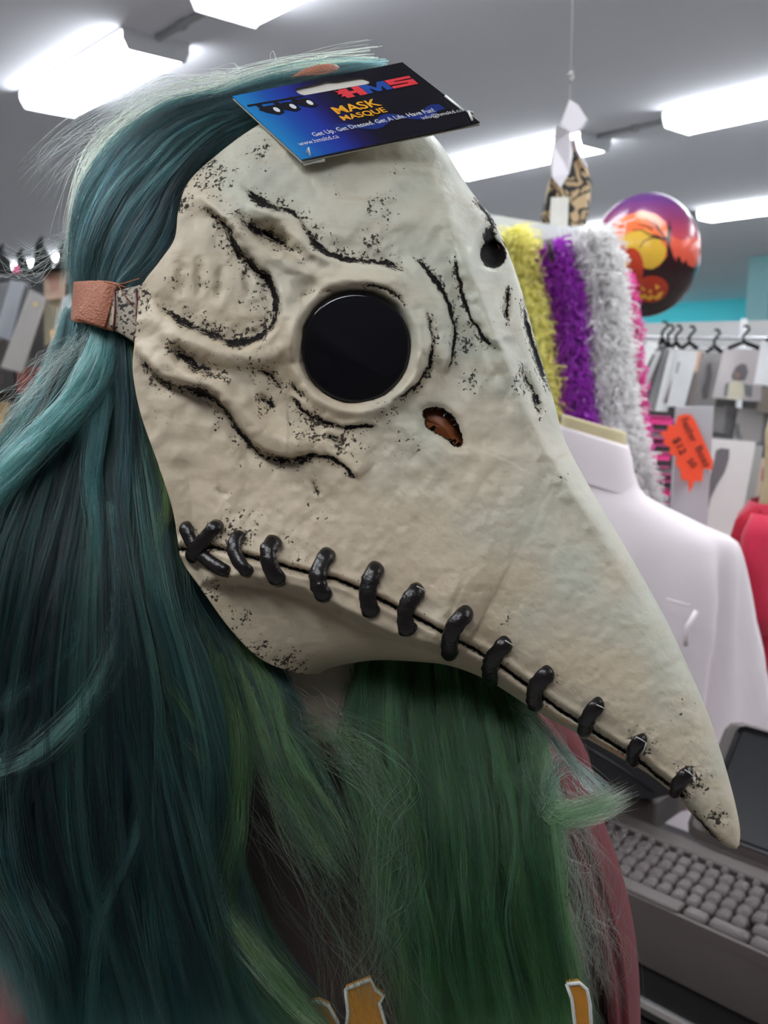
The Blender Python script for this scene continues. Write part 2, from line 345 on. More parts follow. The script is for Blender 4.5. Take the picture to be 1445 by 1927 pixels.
# far half of the shell (seen only from the side)
Tf = Tn[::-1][np.linspace(0, NT - 1, NF + 2).astype(int)][1:-1]
Gf = coons(V, Tf)
wf = .118 * (1 - V) ** .75 + .0045
Df = base_c(V)[:, None] + wf[:, None] * prof_t(Tf, 2.2)[None]
AP = np.concatenate([G, Gf], 1); AD = np.concatenate([Dn, Df], 1); NA = NT + NF
W3 = P(AP[..., 0], AP[..., 1], AD)
ii, jj = np.meshgrid(np.arange(NV - 1), np.arange(NA), indexing='ij'); jn = (jj + 1) % NA
F4 = np.stack([ii * NA + jj, (ii + 1) * NA + jj, (ii + 1) * NA + jn, ii * NA + jn], -1).reshape(-1, 4)
ctr = AP.reshape(-1, 2)[F4].mean(1); isn = (jj.reshape(-1) < NT - 1)
cut = isn & ((np.hypot(*(ctr - EYE).T) < ER - .3) | inside(ctr, NOS)); F4 = F4[~cut]
mask_org = P(830, 900, .42)
mask = thing('plague_doctor_mask', 'bone-coloured beaked plague doctor mask with black stitches worn over the face', 'mask', mask_org)
me = bpy.data.meshes.new('shell'); Vv = (W3.reshape(-1, 3) - mask_org)
me.vertices.add(len(Vv)); me.vertices.foreach_set('co', Vv.reshape(-1)); me.loops.add(F4.size); me.loops.foreach_set('vertex_index', F4.reshape(-1))
me.polygons.add(len(F4)); me.polygons.foreach_set('loop_start', np.arange(len(F4)) * 4); me.polygons.foreach_set('loop_total', np.full(len(F4), 4))
me.polygons.foreach_set('use_smooth', np.ones(len(F4), bool)); me.update(calc_edges=True)
sF = np.concatenate([sN.reshape(NV, NT), np.full((NV, NF), .3)], 1).reshape(-1); gF = np.concatenate([gN.reshape(NV, NT), np.zeros((NV, NF))], 1).reshape(-1)
tintv = np.clip(.5 + (AP[..., 0] - 700) / 900 - (AP[..., 1] - 750) / 1000 + .12 * (value_noise(AP.reshape(-1, 2), 90, 21).reshape(NV, NA) - .5) * 4, 0, 1).reshape(-1)
for nm, arr in (('grime', gF), ('speck', sF), ('tint', tintv)):
    a = me.attributes.new(nm, 'FLOAT', 'POINT'); a.data.foreach_set('value', arr.astype(np.float32))
def mask_material():
    m, N, L, b = nt('aged_bone_latex')
    def at(n): a = N.new('ShaderNodeAttribute'); a.attribute_name = n; return a.outputs['Fac']
    tc = N.new('ShaderNodeTexCoord').outputs['Object']
    def noise(sc, det=4, rough=.55, vec=None, dist=0):
        n = N.new('ShaderNodeTexNoise'); n.inputs['Scale'].default_value = sc; n.inputs['Detail'].default_value = det; n.inputs['Roughness'].default_value = rough; n.inputs['Distortion'].default_value = dist
        L.new(vec or tc, n.inputs['Vector']); return n.outputs['Fac']
    def ma(op, a, b_=None, c=None, cl=False):
        n = N.new('ShaderNodeMath'); n.operation = op; n.use_clamp = cl
        for i, x in enumerate((a, b_, c)):
            if x is None: continue
            if isinstance(x, (int, float)): n.inputs[i].default_value = x
            else: L.new(x, n.inputs[i])
        return n.outputs[0]
    def sstep(x, lo, hi):
        n = N.new('ShaderNodeMapRange'); n.interpolation_type = 'SMOOTHSTEP'; n.inputs['From Min'].default_value = lo; n.inputs['From Max'].default_value = hi; L.new(x, n.inputs['Value']); return n.outputs['Result']
    def mix(f, a, b_):
        n = N.new('ShaderNodeMix'); n.data_type = 'RGBA'; L.new(f, n.inputs['Factor'])
        for k, x in (('A', a), ('B', b_)):
            if isinstance(x, tuple): n.inputs[k].default_value = (*x, 1)
            else: L.new(x, n.inputs[k])
        return n.outputs['Result']
    g, s, t = at('grime'), at('speck'), at('tint')
    mp = N.new('ShaderNodeMapping'); mp.inputs['Rotation'].default_value = (0, .75, 0); mp.inputs['Scale'].default_value = (1, 1, 5); L.new(tc, mp.inputs['Vector'])
    n1 = noise(560, 6, .72); n2 = noise(760, 4, .6); n3 = noise(16, 3); n4 = noise(30, 5, .6, mp.outputs[0]); n5 = noise(260, 3)
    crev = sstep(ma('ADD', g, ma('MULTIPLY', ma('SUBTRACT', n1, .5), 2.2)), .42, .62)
    # pits
    pit = sstep(ma('ADD', ma('MULTIPLY', n2, .75), ma('ADD', ma('MULTIPLY', s, .315), ma('MULTIPLY', ma('SUBTRACT', n5, .5), .55))), .62, .68)
    pit = ma('MULTIPLY', pit, sstep(s, .12, .35)); pit2 = ma('MULTIPLY', sstep(n2, .72, .76), .7)
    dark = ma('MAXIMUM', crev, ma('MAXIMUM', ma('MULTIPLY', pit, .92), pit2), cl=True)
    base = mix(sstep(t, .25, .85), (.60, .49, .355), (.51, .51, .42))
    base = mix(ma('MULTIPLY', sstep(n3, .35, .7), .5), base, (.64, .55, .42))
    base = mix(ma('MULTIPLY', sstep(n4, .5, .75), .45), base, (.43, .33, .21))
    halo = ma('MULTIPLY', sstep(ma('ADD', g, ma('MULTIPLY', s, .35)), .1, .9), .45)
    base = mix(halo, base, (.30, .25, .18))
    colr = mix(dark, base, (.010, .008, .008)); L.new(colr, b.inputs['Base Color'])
    L.new(ma('ADD', .46, ma('MULTIPLY', dark, .25)), b.inputs['Roughness']); L.new(ma('SUBTRACT', .4, ma('MULTIPLY', dark, .3)), b.inputs['Specular IOR Level'])
    hgt = ma('SUBTRACT', ma('MULTIPLY', noise(230, 6, .65), .8), ma('MULTIPLY', dark, .9))
    bp = N.new('ShaderNodeBump'); bp.inputs['Strength'].default_value = .36; bp.inputs['Distance'].default_value = .0012; L.new(hgt, bp.inputs['Height']); L.new(bp.outputs['Normal'], b.inputs['Normal'])
    b.inputs['Subsurface Weight'].default_value = .0
    return m
m_mask = mask_material(); m_inside = mat('raw_latex_inside', (.42, .15, .05), .6, scale=60)
me.materials.append(m_mask); me.materials.append(m_inside)
shell = link('shell', me, None, mask)
so = shell.modifiers.new('thickness', 'SOLIDIFY'); so.thickness = .0026; so.offset = -1; so.material_offset = 1; so.material_offset_rim = 0
# lenses
m_lens = mat('black_lens', (.006, .006, .008), .07, var=0, spec=.4)
def lens(cx, cy, rx, ry, rec, dome):
    c4 = [surf(cx - rx * 1.17, cy), surf(cx + rx * 1.17, cy), surf(cx, cy - ry * 1.17), surf(cx, cy + ry * 1.17)]
    gx = (c4[1] - c4[0]) / (2.34 * rx); gy = (c4[3] - c4[2]) / (2.34 * ry); c0 = sum(c4) / 4 + rec
    rings = []
    for k in np.linspace(1, .02, 14):
        a = np.linspace(0, 2 * math.pi, 64, endpoint=False); x = cx + rx * k * np.cos(a); y = cy + ry * k * np.sin(a)
        wv = .0001 * np.sin((x * .8 + y * .6) / 22) * (1 - k) - .0004 * np.exp(-(((x - cx + 10) * .55 - (y - cy - 20) * .8) / 18) ** 2) * (1 - k ** 4)
        rings.append(P(x, y, c0 + gx * (x - cx) + gy * (y - cy) - dome * (1 - k * k) + wv * (k < .97)))
    back = rings[0] + FW * .002
    return M().loft([back] + rings)
part('lens', lens(EYE[0], EYE[1], 103, 104, .0052, .0009), m_lens, mask, True, 'glossy black round eye lens')
fl = P(928, 479, surf(960, 500) + .0035)
a = np.linspace(0, 2 * math.pi, 32, endpoint=False)
# patch added behind the nostril, light through the latex put into its colour
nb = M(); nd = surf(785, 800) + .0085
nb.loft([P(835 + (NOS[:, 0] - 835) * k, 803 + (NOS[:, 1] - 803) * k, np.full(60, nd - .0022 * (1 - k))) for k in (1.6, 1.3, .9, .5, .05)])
part('nostril_light_patch', nb, mat('latex_light_orange', (.30, .085, .025), .5, scale=90), mask, True, 'added orange-brown patch in the nostril hole, coloured as light through latex')
# stitches
m_st = mat('black_rubber_lace', (.012, .009, .009), .24, var=.3, scale=300, bump=.18, bscale=600)
ST = [((347, 985), (375, 1040), (432, 1078), 11), ((411, 984), (378, 1022), (357, 1052), 12), ((453, 1002), (441, 1038), (470, 1080), 11), ((521, 1015), (504, 1048), (528, 1098), 13), ((622, 1036), (598, 1086), (614, 1125), 14),
      ((712, 1063), (692, 1112), (701, 1156), 14), ((791, 1106), (763, 1150), (771, 1190), 14), ((884, 1150), (851, 1188), (848, 1236), 14), ((958, 1206), (925, 1246), (930, 1282), 14),
      ((1036, 1264), (1008, 1296), (1012, 1330), 14), ((1131, 1322), (1106, 1352), (1103, 1382), 13), ((1212, 1390), (1193, 1412), (1195, 1437), 12), ((1298, 1452), (1277, 1476), (1274, 1493), 12)]
for n, (a0, b0, c0, wd) in enumerate(ST):
    pts = []
    lift = .0022 if n != 1 else .0045
    tq = np.linspace(0, 1, 15)[:, None]; a_, b_, c_ = map(lambda v: np.array(v, float), (a0, b0, c0)); b2 = 2 * b_ - (a_ + c_) / 2; q = a_ * (1 - tq) ** 2 + 2 * b2 * tq * (1 - tq) + c_ * tq ** 2
    sd_ = np.array([surf(x, y) for x, y in q]); fit_ = np.polyval(np.polyfit(np.linspace(0, 1, 15), sd_, 2), np.linspace(0, 1, 15)); fit_ = fit_ - max(0, np.percentile(fit_ - sd_, 85))
    for k, (x, y) in enumerate(q):
        t = k / 14; hgt = lift * math.sin(math.pi * min(1, max(0, (t * 1.0)))) ** .45 + .0002 if 0 < k < 14 else -.0035
        pts.append(P(x, y, fit_[k] - hgt))
    path = np.array(pts); d0 = path - CAM
    # smooth depth along the path
    dd = d0 @ FW; k3 = np.convolve(np.pad(dd, 2, 'edge'), np.ones(5) / 5, 'valid'); path[1:-1] = CAM + d0[1:-1] / dd[1:-1, None] * np.minimum(dd, k3)[1:-1, None]
    rr_ = 1.22 * wd * .235e-3 * (path[7] - CAM) @ FW / .4 * (1 + .07 * RNG.standard_normal(15)); rr_[0] *= .85; rr_[-1] *= .8
    part('stitch', M().tube(path, rr_, 14, flat=.62, up=-FW), m_st, mask, True)
m_wax = mat('clear_plastic_bit', (.45, .42, .4), .25, var=.1)
for (x, y), (x2, y2) in [((1196, 1386), (1216, 1398)), ((1216, 1398), (1206, 1424)), ((1288, 1448), (1306, 1462)), ((1306, 1462), (1308, 1480)), ((784, 1103), (800, 1112)), ((1122, 1326), (1138, 1334)), ((950, 1205), (968, 1217))]:
    nm = M().tube([P(x, y, surf(x, y) - .0052), P((x + x2) / 2 + 1, (y + y2) / 2, surf((x + x2) / 2, (y + y2) / 2) - .0056), P(x2, y2, surf(x2, y2) - .005)], .00028, 6)
    part('glue_bead', nm, m_wax, mask, True, 'shiny dried glue on a stitch')
# side tab that carries the strap
m_tab = None
def ribbonstrip(path, wv, th, nrm):
    rings = []
    for p_, w_, n_ in zip(path, wv, nrm):
        p_ = np.asarray(p_); w_ = np.asarray(w_); n_ = np.asarray(n_) * th / 2
        rings.append([p_ + w_ + n_, p_ + w_ * .4 + n_ * 1.2, p_ - w_ * .4 + n_ * 1.2, p_ - w_ + n_, p_ - w_ - n_, p_ + w_ - n_])
    return M().loft(rings)
def strip_px(cols, th):
    """cols: (xtop, ytop, xbot, ybot, depth) cross-sections of a band"""
    c = catmull([list(q) for q in cols], 6 * len(cols)); rings = []
    for xt, yt, xb, yb, d in c:
        o = []
        for k in (0, .06, .3, .5, .7, .94, 1): o.append(P(xt + (xb - xt) * k, yt + (yb - yt) * k, d - (th if 0 < k < 1 else th * .3)))
        for k in (1, .5, 0): o.append(P(xt + (xb - xt) * k, yt + (yb - yt) * k, d + th * .6))
        rings.append(o)
    return M().loft(rings)
m, N, L, b = nt('speckled_tab'); tc = N.new('ShaderNodeTexCoord'); no = N.new('ShaderNodeTexNoise'); no.inputs['Scale'].default_value = 650; no.inputs['Detail'].default_value = 3; L.new(tc.outputs['Object'], no.inputs['Vector'])
cr = N.new('ShaderNodeValToRGB'); cr.color_ramp.elements[0].position = .52; cr.color_ramp.elements[0].color = (.5, .43, .34, 1); cr.color_ramp.elements[1].position = .58; cr.color_ramp.elements[1].color = (.02, .015, .015, 1)
L.new(no.outputs['Fac'], cr.inputs[0]); L.new(cr.outputs[0], b.inputs['Base Color']); b.inputs['Roughness'].default_value = .5; m_tab = m
part('side_tab', strip_px([(285, 520, 275, 665, .3935), (262, 536, 258, 650, .392), (240, 542, 240, 636, .3915), (220, 548, 215, 622, .3925), (206, 556, 203, 616, .395)], .0012), m_tab, mask, True, 'speckled side tab that holds the strap')
m_red = mat('dark_red_paint', (.12, .02, .015), .4)
part('tab_edging', M().tube([P(216, 546, .3905), P(217, 585, .390), P(214, 622, .3905)], .0005, 6).tube([P(257, 545, .3905), P(258, 590, .390), P(257, 632, .3905)], .0005, 6), m_red, mask, True)
m_cop = mat('copper_leatherette', (.50, .17, .09), .32, var=.25, scale=500, bump=.7, bscale=1100, spec=.6)
st = part('strap', strip_px([(222, 533, 214, 624, .394), (200, 530, 195, 619, .395), (176, 528, 165, 610, .397), (155, 529, 142, 606, .404), (141, 530, 134, 602, .415), (139, 531, 136, 596, .43), (160, 532, 158, 592, .46)], .001), m_cop, mask, True, 'copper-coloured elastic strap pulled round the hair')
part('strap_fold', strip_px([(183, 527, 140, 602, .3965), (205, 529, 178, 612, .3935), (222, 532, 196, 619, .3935)], .0012), m_cop, st, True)
part('strap', strip_px([(545, 146, 525, 175, .440), (575, 129, 560, 165, .440), (605, 121, 597, 160, .441), (630, 121, 625, 160, .444), (643, 130, 643, 165, .452)], .0012), m_cop, mask, True, 'copper-coloured strap running over the top of the head')
for q in ([(222, 536), (232, 552), (250, 575)], [(196, 530), (222, 536), (238, 541)], [(215, 536), (235, 533), (262, 524)]):
    part('thread', M().tube([P(x, y, .3895) for x, y in q], .00028, 5), m_cop, mask, True)

# ------------------------------------------------------------------ header card
def card():
    dB = surf(600, 318) - .0075; TL = P(437, 181, dB + .022); BL = P(567, 300, dB - .001); TR = P(757, 117, dB + .030); BR = BL + (TR - TL)
    BR = P(887, 243, (BR - CAM) @ FW)
    X = (TR - TL); w_ = np.linalg.norm(X); X /= w_; Y = (TL - BL); h_ = np.linalg.norm(Y); Nn = np.cross(X, Y); Nn /= np.linalg.norm(Nn); Y = np.cross(Nn, X)
    if Nn @ FW > 0: Nn = -Nn
    O = BL; Yl = (TL - BL) @ Y; sk = (TL - BL) @ X
    t = thing('header_card', 'blue and black cardboard header card stapled on the forehead of the mask', 'tag', O)
    def uv(u, v): return O + X * (u * w_ + sk * v) + Y * (v * Yl)      # u,v in 0..1
    # outline with a slot
    slot = []
    for a_ in np.linspace(90, 270, 9): slot.append((.355 + .028 * math.cos(math.radians(a_)), .875 + .06 * math.sin(math.radians(a_))))
    for a_ in np.linspace(-90, 90, 9): slot.append((.705 + .028 * math.cos(math.radians(a_)), .855 + .06 * math.sin(math.radians(a_))))
    slot += [(.58, .925), (.53, .95), (.47, .94)]
    n = len(slot); cen = np.array([.53, .865]); out = []
    for x, y in slot:
        d = np.array([x, y]) - cen; ts = [((1 if d[0] > 0 else 0) - cen[0]) / d[0] if abs(d[0]) > 1e-6 else 1e9, ((1 if d[1] > 0 else 0) - cen[1]) / d[1] if abs(d[1]) > 1e-6 else 1e9]
        out.append(cen + d * min(q for q in ts if q > 0))
    # insert the corners by snapping the nearest outline points
    out = np.array(out)
    for c_ in ((0, 0), (1, 0), (1, 1), (0, 1)): out[np.argmin(((out - c_) ** 2).sum(1))] = c_
    def sheet(off, th, name, mt, lab):
        m_ = M(); a_ = [uv(*q) + Nn * off for q in slot]; b_ = [uv(*q) + Nn * off for q in out]; a2 = [q - Nn * th for q in a_]; b2 = [q - Nn * th for q in b_]
        f = []
        for i in range(n):
            j = (i + 1) % n; f += [(i, j, n + j, n + i), (3 * n + i, 3 * n + j, 2 * n + j, 2 * n + i), (n + i, n + j, 3 * n + j, 3 * n + i), (j, i, 2 * n + i, 2 * n + j)]
        m_.add(a_ + b_ + a2 + b2, f); return part(name, m_, mt, t, label=lab)
    mp_, N, L, b = nt('printed_card'); tc = N.new('ShaderNodeTexCoord')
    dx = N.new('ShaderNodeVectorMath'); dx.operation = 'DOT_PRODUCT'; dx.inputs[1].default_value = (X / w_).tolist(); L.new(tc.outputs['Object'], dx.inputs[0])
    dy = N.new('ShaderNodeVectorMath'); dy.operation = 'DOT_PRODUCT'; dy.inputs[1].default_value = (Y / Yl).tolist(); L.new(tc.outputs['Object'], dy.inputs[0])
    ad = N.new('ShaderNodeMath'); ad.operation = 'MULTIPLY_ADD'; L.new(dy.outputs['Value'], ad.inputs[0]); ad.inputs[1].default_value = -sk / w_ - .03; L.new(dx.outputs['Value'], ad.inputs[2])
    cr = N.new('ShaderNodeValToRGB'); el = cr.color_ramp.elements; el[0].position = 0; el[0].color = (*S(30, 125, 190), 1); el[1].position = .14; el[1].color = (*S(25, 75, 165), 1)
    for p_, c_ in ((.25, S(30, 50, 150)), (.36, S(25, 20, 80)), (.47, S(14, 10, 28)), (1, S(10, 10, 18))): e = el.new(p_); e.color = (*c_, 1)
    L.new(ad.outputs[0], cr.inputs[0]); L.new(cr.outputs[0], b.inputs['Base Color']); b.inputs['Roughness'].default_value = .22
    m_paper = mat('card_paper', (.62, .58, .52), .7)
    sheet(0, .0004, 'front_card', mp_, 'printed front of the card')
    bk = [uv(*q) - Nn * .0013 for q in ((0, 0), (1, 0), (1, 1), (0, 1))]; part('back_card', M().add(bk + [q - Nn * .0005 for q in bk], [(0, 1, 2, 3), (7, 6, 5, 4), (0, 4, 5, 1), (1, 5, 6, 2), (2, 6, 7, 3), (3, 7, 4, 0)]), m_paper, t, label='plain back of the folded card')
    def P2(u, v, off=.00015): return uv(u, v) + Nn * off
    def flat(name, polys, mt, lab=None, off=.00012, th=.00008):
        m_ = M()
        for poly in polys:
            a_ = [P2(u, v, off) for u, v in poly]; k = len(a_); m_.add(a_ + [q + Nn * th for q in a_], [tuple(range(k, 2 * k)), tuple(range(k - 1, -1, -1))] + [(i, (i + 1) % k, k + (i + 1) % k, k + i) for i in range(k)])
        return part(name, m_, mt, t, label=lab)
    mr, mb, mo, mw = mat('print_red', S(225, 60, 70), .3), mat('print_blue', S(35, 75, 160), .3), mat('print_orange', S(235, 165, 40), .3), mat('print_white', S(215, 215, 220), .35)
    mblk = mat('print_black', (.004, .004, .008), .3)
    # logo letters
    def sh(pl, u0, v0, su, sv): return [(u0 + su * x, v0 + sv * y) for x, y in pl]
    flat('logo_letter', [sh([(.2, 0), (.52, 0), (.52, .35), (.72, .35), (.72, 0), (1.02, 0), (1.02, 1), (.72, 1), (.72, .62), (.52, .62), (.52, 1), (.2, 1), (.2, .85), (.02, .95), (.12, .7), (.0, .55), (.2, .5), (.05, .25), (.2, .25)], .50, .655, .145, .135)], mr)
    flat('logo_letter', [sh([(0, 0), (.22, 0), (.24, .55), (.42, .05), (.58, .05), (.74, .55), (.76, 0), (1, 0), (1, 1), (.72, 1), (.5, .45), (.28, 1), (0, 1)], .650, .655, .145, .135)], mb)
    flat('logo_letter', [sh([(0, 0), (.98, 0), (1.0, .6), (.28, .66), (.28, .74), (1, .74), (1, 1), (0, 1), (0, .42), (.70, .36), (.70, .27), (0, .27)], .80, .655, .145, .135)], mr)
    def text(s, u0, v0, u1, hv, mt, bold=.0, ital=0.0):
        cu = bpy.data.curves.new('t', 'FONT'); cu.body = s; cu.size = 1; cu.offset = bold; cu.resolution_u = 3; ob = bpy.data.objects.new('t', cu); COL.objects.link(ob)
        me_ = bpy.data.meshes.new_from_object(ob.evaluated_get(bpy.context.evaluated_depsgraph_get())); bpy.data.objects.remove(ob)
        co = np.zeros(len(me_.vertices) * 3); me_.vertices.foreach_get('co', co); co = co.reshape(-1, 3); u = u0 + (co[:, 0] / co[:, 0].max()) * (u1 - u0) ; v = v0 + co[:, 1] / .7 * hv; u = u + ital * (v - v0)
        wv = np.array([P2(a_, b_, .00022) for a_, b_ in zip(u, v)]) - ORG[t.name]; me_.vertices.foreach_set('co', wv.reshape(-1)); me_.materials.clear(); link('lettering', me_, mt, t)
    text('MASK', .39, .47, .65, .105, mo, bold=.02); text('MASQUE', .385, .37, .64, .07, mo, bold=.02)
    flat('print_swirl', [[(.30 + .62 * i / 16, .20 + .04 * math.sin(i * .9) + .02) for i in range(17)] + [(.30 + .62 * i / 16, .28 + .05 * math.sin(i * .9 + .6) + .02) for i in range(16, -1, -1)]], mat('print_swirl', S(22, 45, 120), .3), off=.00005, th=.00004)
    text('Get Up. Get Dressed. Get A Life. Have Fun!', .17, .245, .86, .055, mw, bold=.01)
    text('www.hmsltd.ca', .06, .165, .28, .055, mw); text('info@hmsltd.ca', .755, .175, .985, .045, mw)
    flat('print_rig', [[(.02, .835), (.335, .815), (.335, .795), (.02, .81)]], mblk)
    for u0, v0 in ((.136, .69), (.229, .69), (.328, .695)):
        flat('print_spotlight', [[(u0 - .075, v0 + .13), (u0 - .045, v0 + .13), (u0 - .045, v0 + .05), (u0 - .07, v0 + .05)], [(u0 - .085, v0 + .05), (u0 - .03, v0 + .08), (u0 + .022, v0 + .07), (u0 + .028, v0 - .05), (u0 - .01, v0 - .075), (u0 - .06, v0 - .01)]], mblk, off=.00014)
        flat('print_bulb', [[(u0 + .014 * math.cos(a_), v0 + .038 * math.sin(a_)) for a_ in np.linspace(0, 6.28, 17)[:-1]]], mw, off=.00024)
    # plastic fasteners
    m_f = mat('clear_plastic', (.85, .84, .82), .2, var=.04)
    p1 = P2(.055, .06, .0004); e1 = P(588, 304, surf(590, 308) - .0055); f1 = M().tube([p1, p1 + Nn * .002 + X * .001, (p1 + e1) / 2 + Nn * .002, e1], .0005, 8)
    f1.tube([P(571, 309, surf(575, 308) - .0055), e1, P(611, 301, surf(605, 308) - .0055)], .00085, 8); part('plastic_fastener', f1, m_f, t, True, 'clear plastic fastener at the lower left of the card')
    f2 = M().tube([P2(.985, .40, .001), P2(.975, .15, .0015)], .0005, 8).tube([P2(.965, .02, .001), P2(.99, .12, .0018), P2(1.01, .10, .001)], .0006, 8)
    part('plastic_fastener', f2, m_f, t, True, 'clear plastic fastener at the lower right of the card')
card()
# ------------------------------------------------------------------ the person wearing the mask
m_skin = mat('pale_skin', (.50, .38, .31), .5, var=.06, scale=40)
pbase = np.array([-.04, .56, 0.80])
person = thing('person', 'person with long teal and green hair wearing the beaked mask and a dark red cardigan', 'person', pbase)
def ering(cx, cy, z, rx, ry, n=48, p=2.2, nose=0, dirv=(1, 0)):
    o = []
    for a in np.linspace(0, 2 * math.pi, n, endpoint=False):
        ca, sa = math.cos(a), math.sin(a)
        x = rx * abs(ca) ** (2 / p) * np.sign(ca); y = ry * abs(sa) ** (2 / p) * np.sign(sa)
        if nose: k = max(0, ca * .95 - sa * .3) ** 30 * nose; x += k * .9; y -= k * .3
        o.append((cx + x, cy + y, z))
    return o
body = [(-.04, .57, .80, .15, .10), (-.04, .57, .95, .155, .105), (-.04, .565, 1.06, .165, .11), (-.04, .565, 1.15, .17, .105), (-.04, .565, 1.21, .165, .095), (-.04, .56, 1.255, .14, .085), (-.042, .545, 1.285, .10, .075), (-.044, .515, 1.305, .068, .062),
        (-.045, .495, 1.325, .056, .055), (-.045, .487, 1.35, .053, .052), (-.046, .485, 1.38, .054, .053), (-.05, .485, 1.40, .068, .060), (-.055, .489, 1.43, .080, .060), (-.062, .492, 1.47, .084, .062), (-.066, .494, 1.51, .086, .064), (-.068, .496, 1.55, .085, .064), (-.068, .498, 1.59, .076, .06), (-.068, .50, 1.615, .054, .045), (-.068, .50, 1.628, .025, .02)]
bz = catmull([(r[2], r[0], r[1], r[3], r[4]) for r in body], 70)
bm = M().loft([ering(r[1], r[2], r[0], r[3], r[4], nose=(.018 if 1.45 < r[0] < 1.5 else 0)) for r in bz])
part('body', bm, m_skin, person, True)
# t-shirt
m_tee = mat('dark_brown_jersey', S(48, 34, 33), .9, var=.25, scale=200, bump=.4, sheen=.2)
tee = [(-.04, .57, .80, .168, .125), (-.04, .57, .95, .17, .128), (-.04, .56, 1.06, .175, .130), (-.04, .555, 1.15, .176, .122), (-.04, .555, 1.21, .17, .11), (-.04, .55, 1.255, .148, .098), (-.042, .54, 1.282, .112, .086), (-.043, .53, 1.297, .088, .078)]
tz = catmull([(r[2], r[0], r[1], r[3], r[4]) for r in tee], 40)
part('t_shirt', M().loft([ering(r[1], r[2], r[0], r[3], r[4], 64) for r in tz], caps=False), m_tee, person, True)
# cardigan: open front shell with sleeves
m_card = mat('dark_red_knit', S(112, 32, 40), .9, var=.3, scale=400, bump=.6, sheen=.08, bscale=1500)
cd = [(-.04, .57, .80, .200, .137), (-.04, .57, .95, .205, .140), (-.04, .56, 1.06, .211, .142), (-.04, .555, 1.15, .202, .134), (-.04, .55, 1.22, .178, .118), (-.04, .545, 1.27, .150, .102), (-.042, .54, 1.31, .112, .09)]
cz = catmull([(r[2], r[0], r[1], r[3], r[4]) for r in cd], 40)
def open_ring(r, a0, a1, off=0):
    z, cx, cy, rx, ry = r; o = []
    for a in np.linspace(a0, a1, 60):
        ca, sa = math.cos(a), math.sin(a); p = 2.2
        o.append((cx + (rx + off) * abs(ca) ** (2 / p) * np.sign(ca), cy + (ry + off) * abs(sa) ** (2 / p) * np.sign(sa), z + .0015 * math.sin(a * 9)))
    return o
# angle -90 deg faces the camera; the front gap runs from the left shoulder side to the right edging
rings = []
for i, r in enumerate(cz):
    k = i / (len(cz) - 1); a0 = math.radians(-38 + 6 * k); a1 = math.radians(360 - 140 - 4 * k)
    rings.append(open_ring(r, a0, a1) + open_ring(r, a0, a1, -.003)[::-1])
cg = part('cardigan', M().loft(rings), m_card, person, True, 'dark red knitted cardigan worn open')
for off in (0, 5):
    bd = [open_ring(r, math.radians(-38 + off + 6 * i / 39), 1, .0015)[0] for i, r in enumerate(cz)]
    part('edge_band', M().tube(bd, .0022, 8), m_card, cg, True)
for s in (-1, 1):
    e_ = .03 if s < 0 else .0; sl = [(-.04 + s * (.10 + e_), .57, 1.262), (-.04 + s * (.130 + e_), .59, 1.235), (-.04 + s * (.147 + e_), .60, 1.19), (-.04 + s * (.162 + e_), .61, 1.10), (-.04 + s * (.172 + e_), .62, .95), (-.04 + s * (.18 + e_), .62, .84)]
    part('sleeve', M().tube(catmull([(p[0], p[2], p[1]) for p in sl], 24)[:, [0, 2, 1]], np.linspace(.045, .052, 24), 24), m_card, cg, True)
# letters on the shirt
m_go = mat('orange_felt_print', S(175, 115, 30), .8, var=.15, scale=300); m_wo = mat('white_glitter_outline', S(190, 190, 185), .6, var=.3, scale=900)
def letter(poly, d):
    poly = np.array(poly, float); c = poly.mean(0)
    def pr(pl, dd): 
        a = [P(x, y, dd) for x, y in pl]; n = len(a); b = [q + FW * .004 for q in a]
        return M().add(a + b, [tuple(range(n)), tuple(range(2 * n - 1, n - 1, -1))] + [(i, n + i, n + (i + 1) % n, (i + 1) % n) for i in range(n)])
    o = part('letter', pr(poly, d), m_go, person)
    e = [P(x, y, d - .0003) for x, y in np.vstack([poly, poly[:1]])]
    part('letter_outline', M().tube(e, .0009, 6), m_wo, o, True)
letter([(650, 1862), (697, 1843), (706, 1862), (722, 1874), (714, 1888), (735, 1960), (742, 2010), (640, 2010), (648, 1960), (655, 1905)], .4185)
letter([(560, 1905), (580, 1888), (600, 1885), (618, 1893), (636, 1925), (640, 2010), (530, 2010), (545, 1950)], .4195)
letter([(1066, 1852), (1090, 1850), (1104, 1862), (1110, 1890), (1116, 2010), (1080, 2010), (1082, 1930), (1076, 1880)], .404)

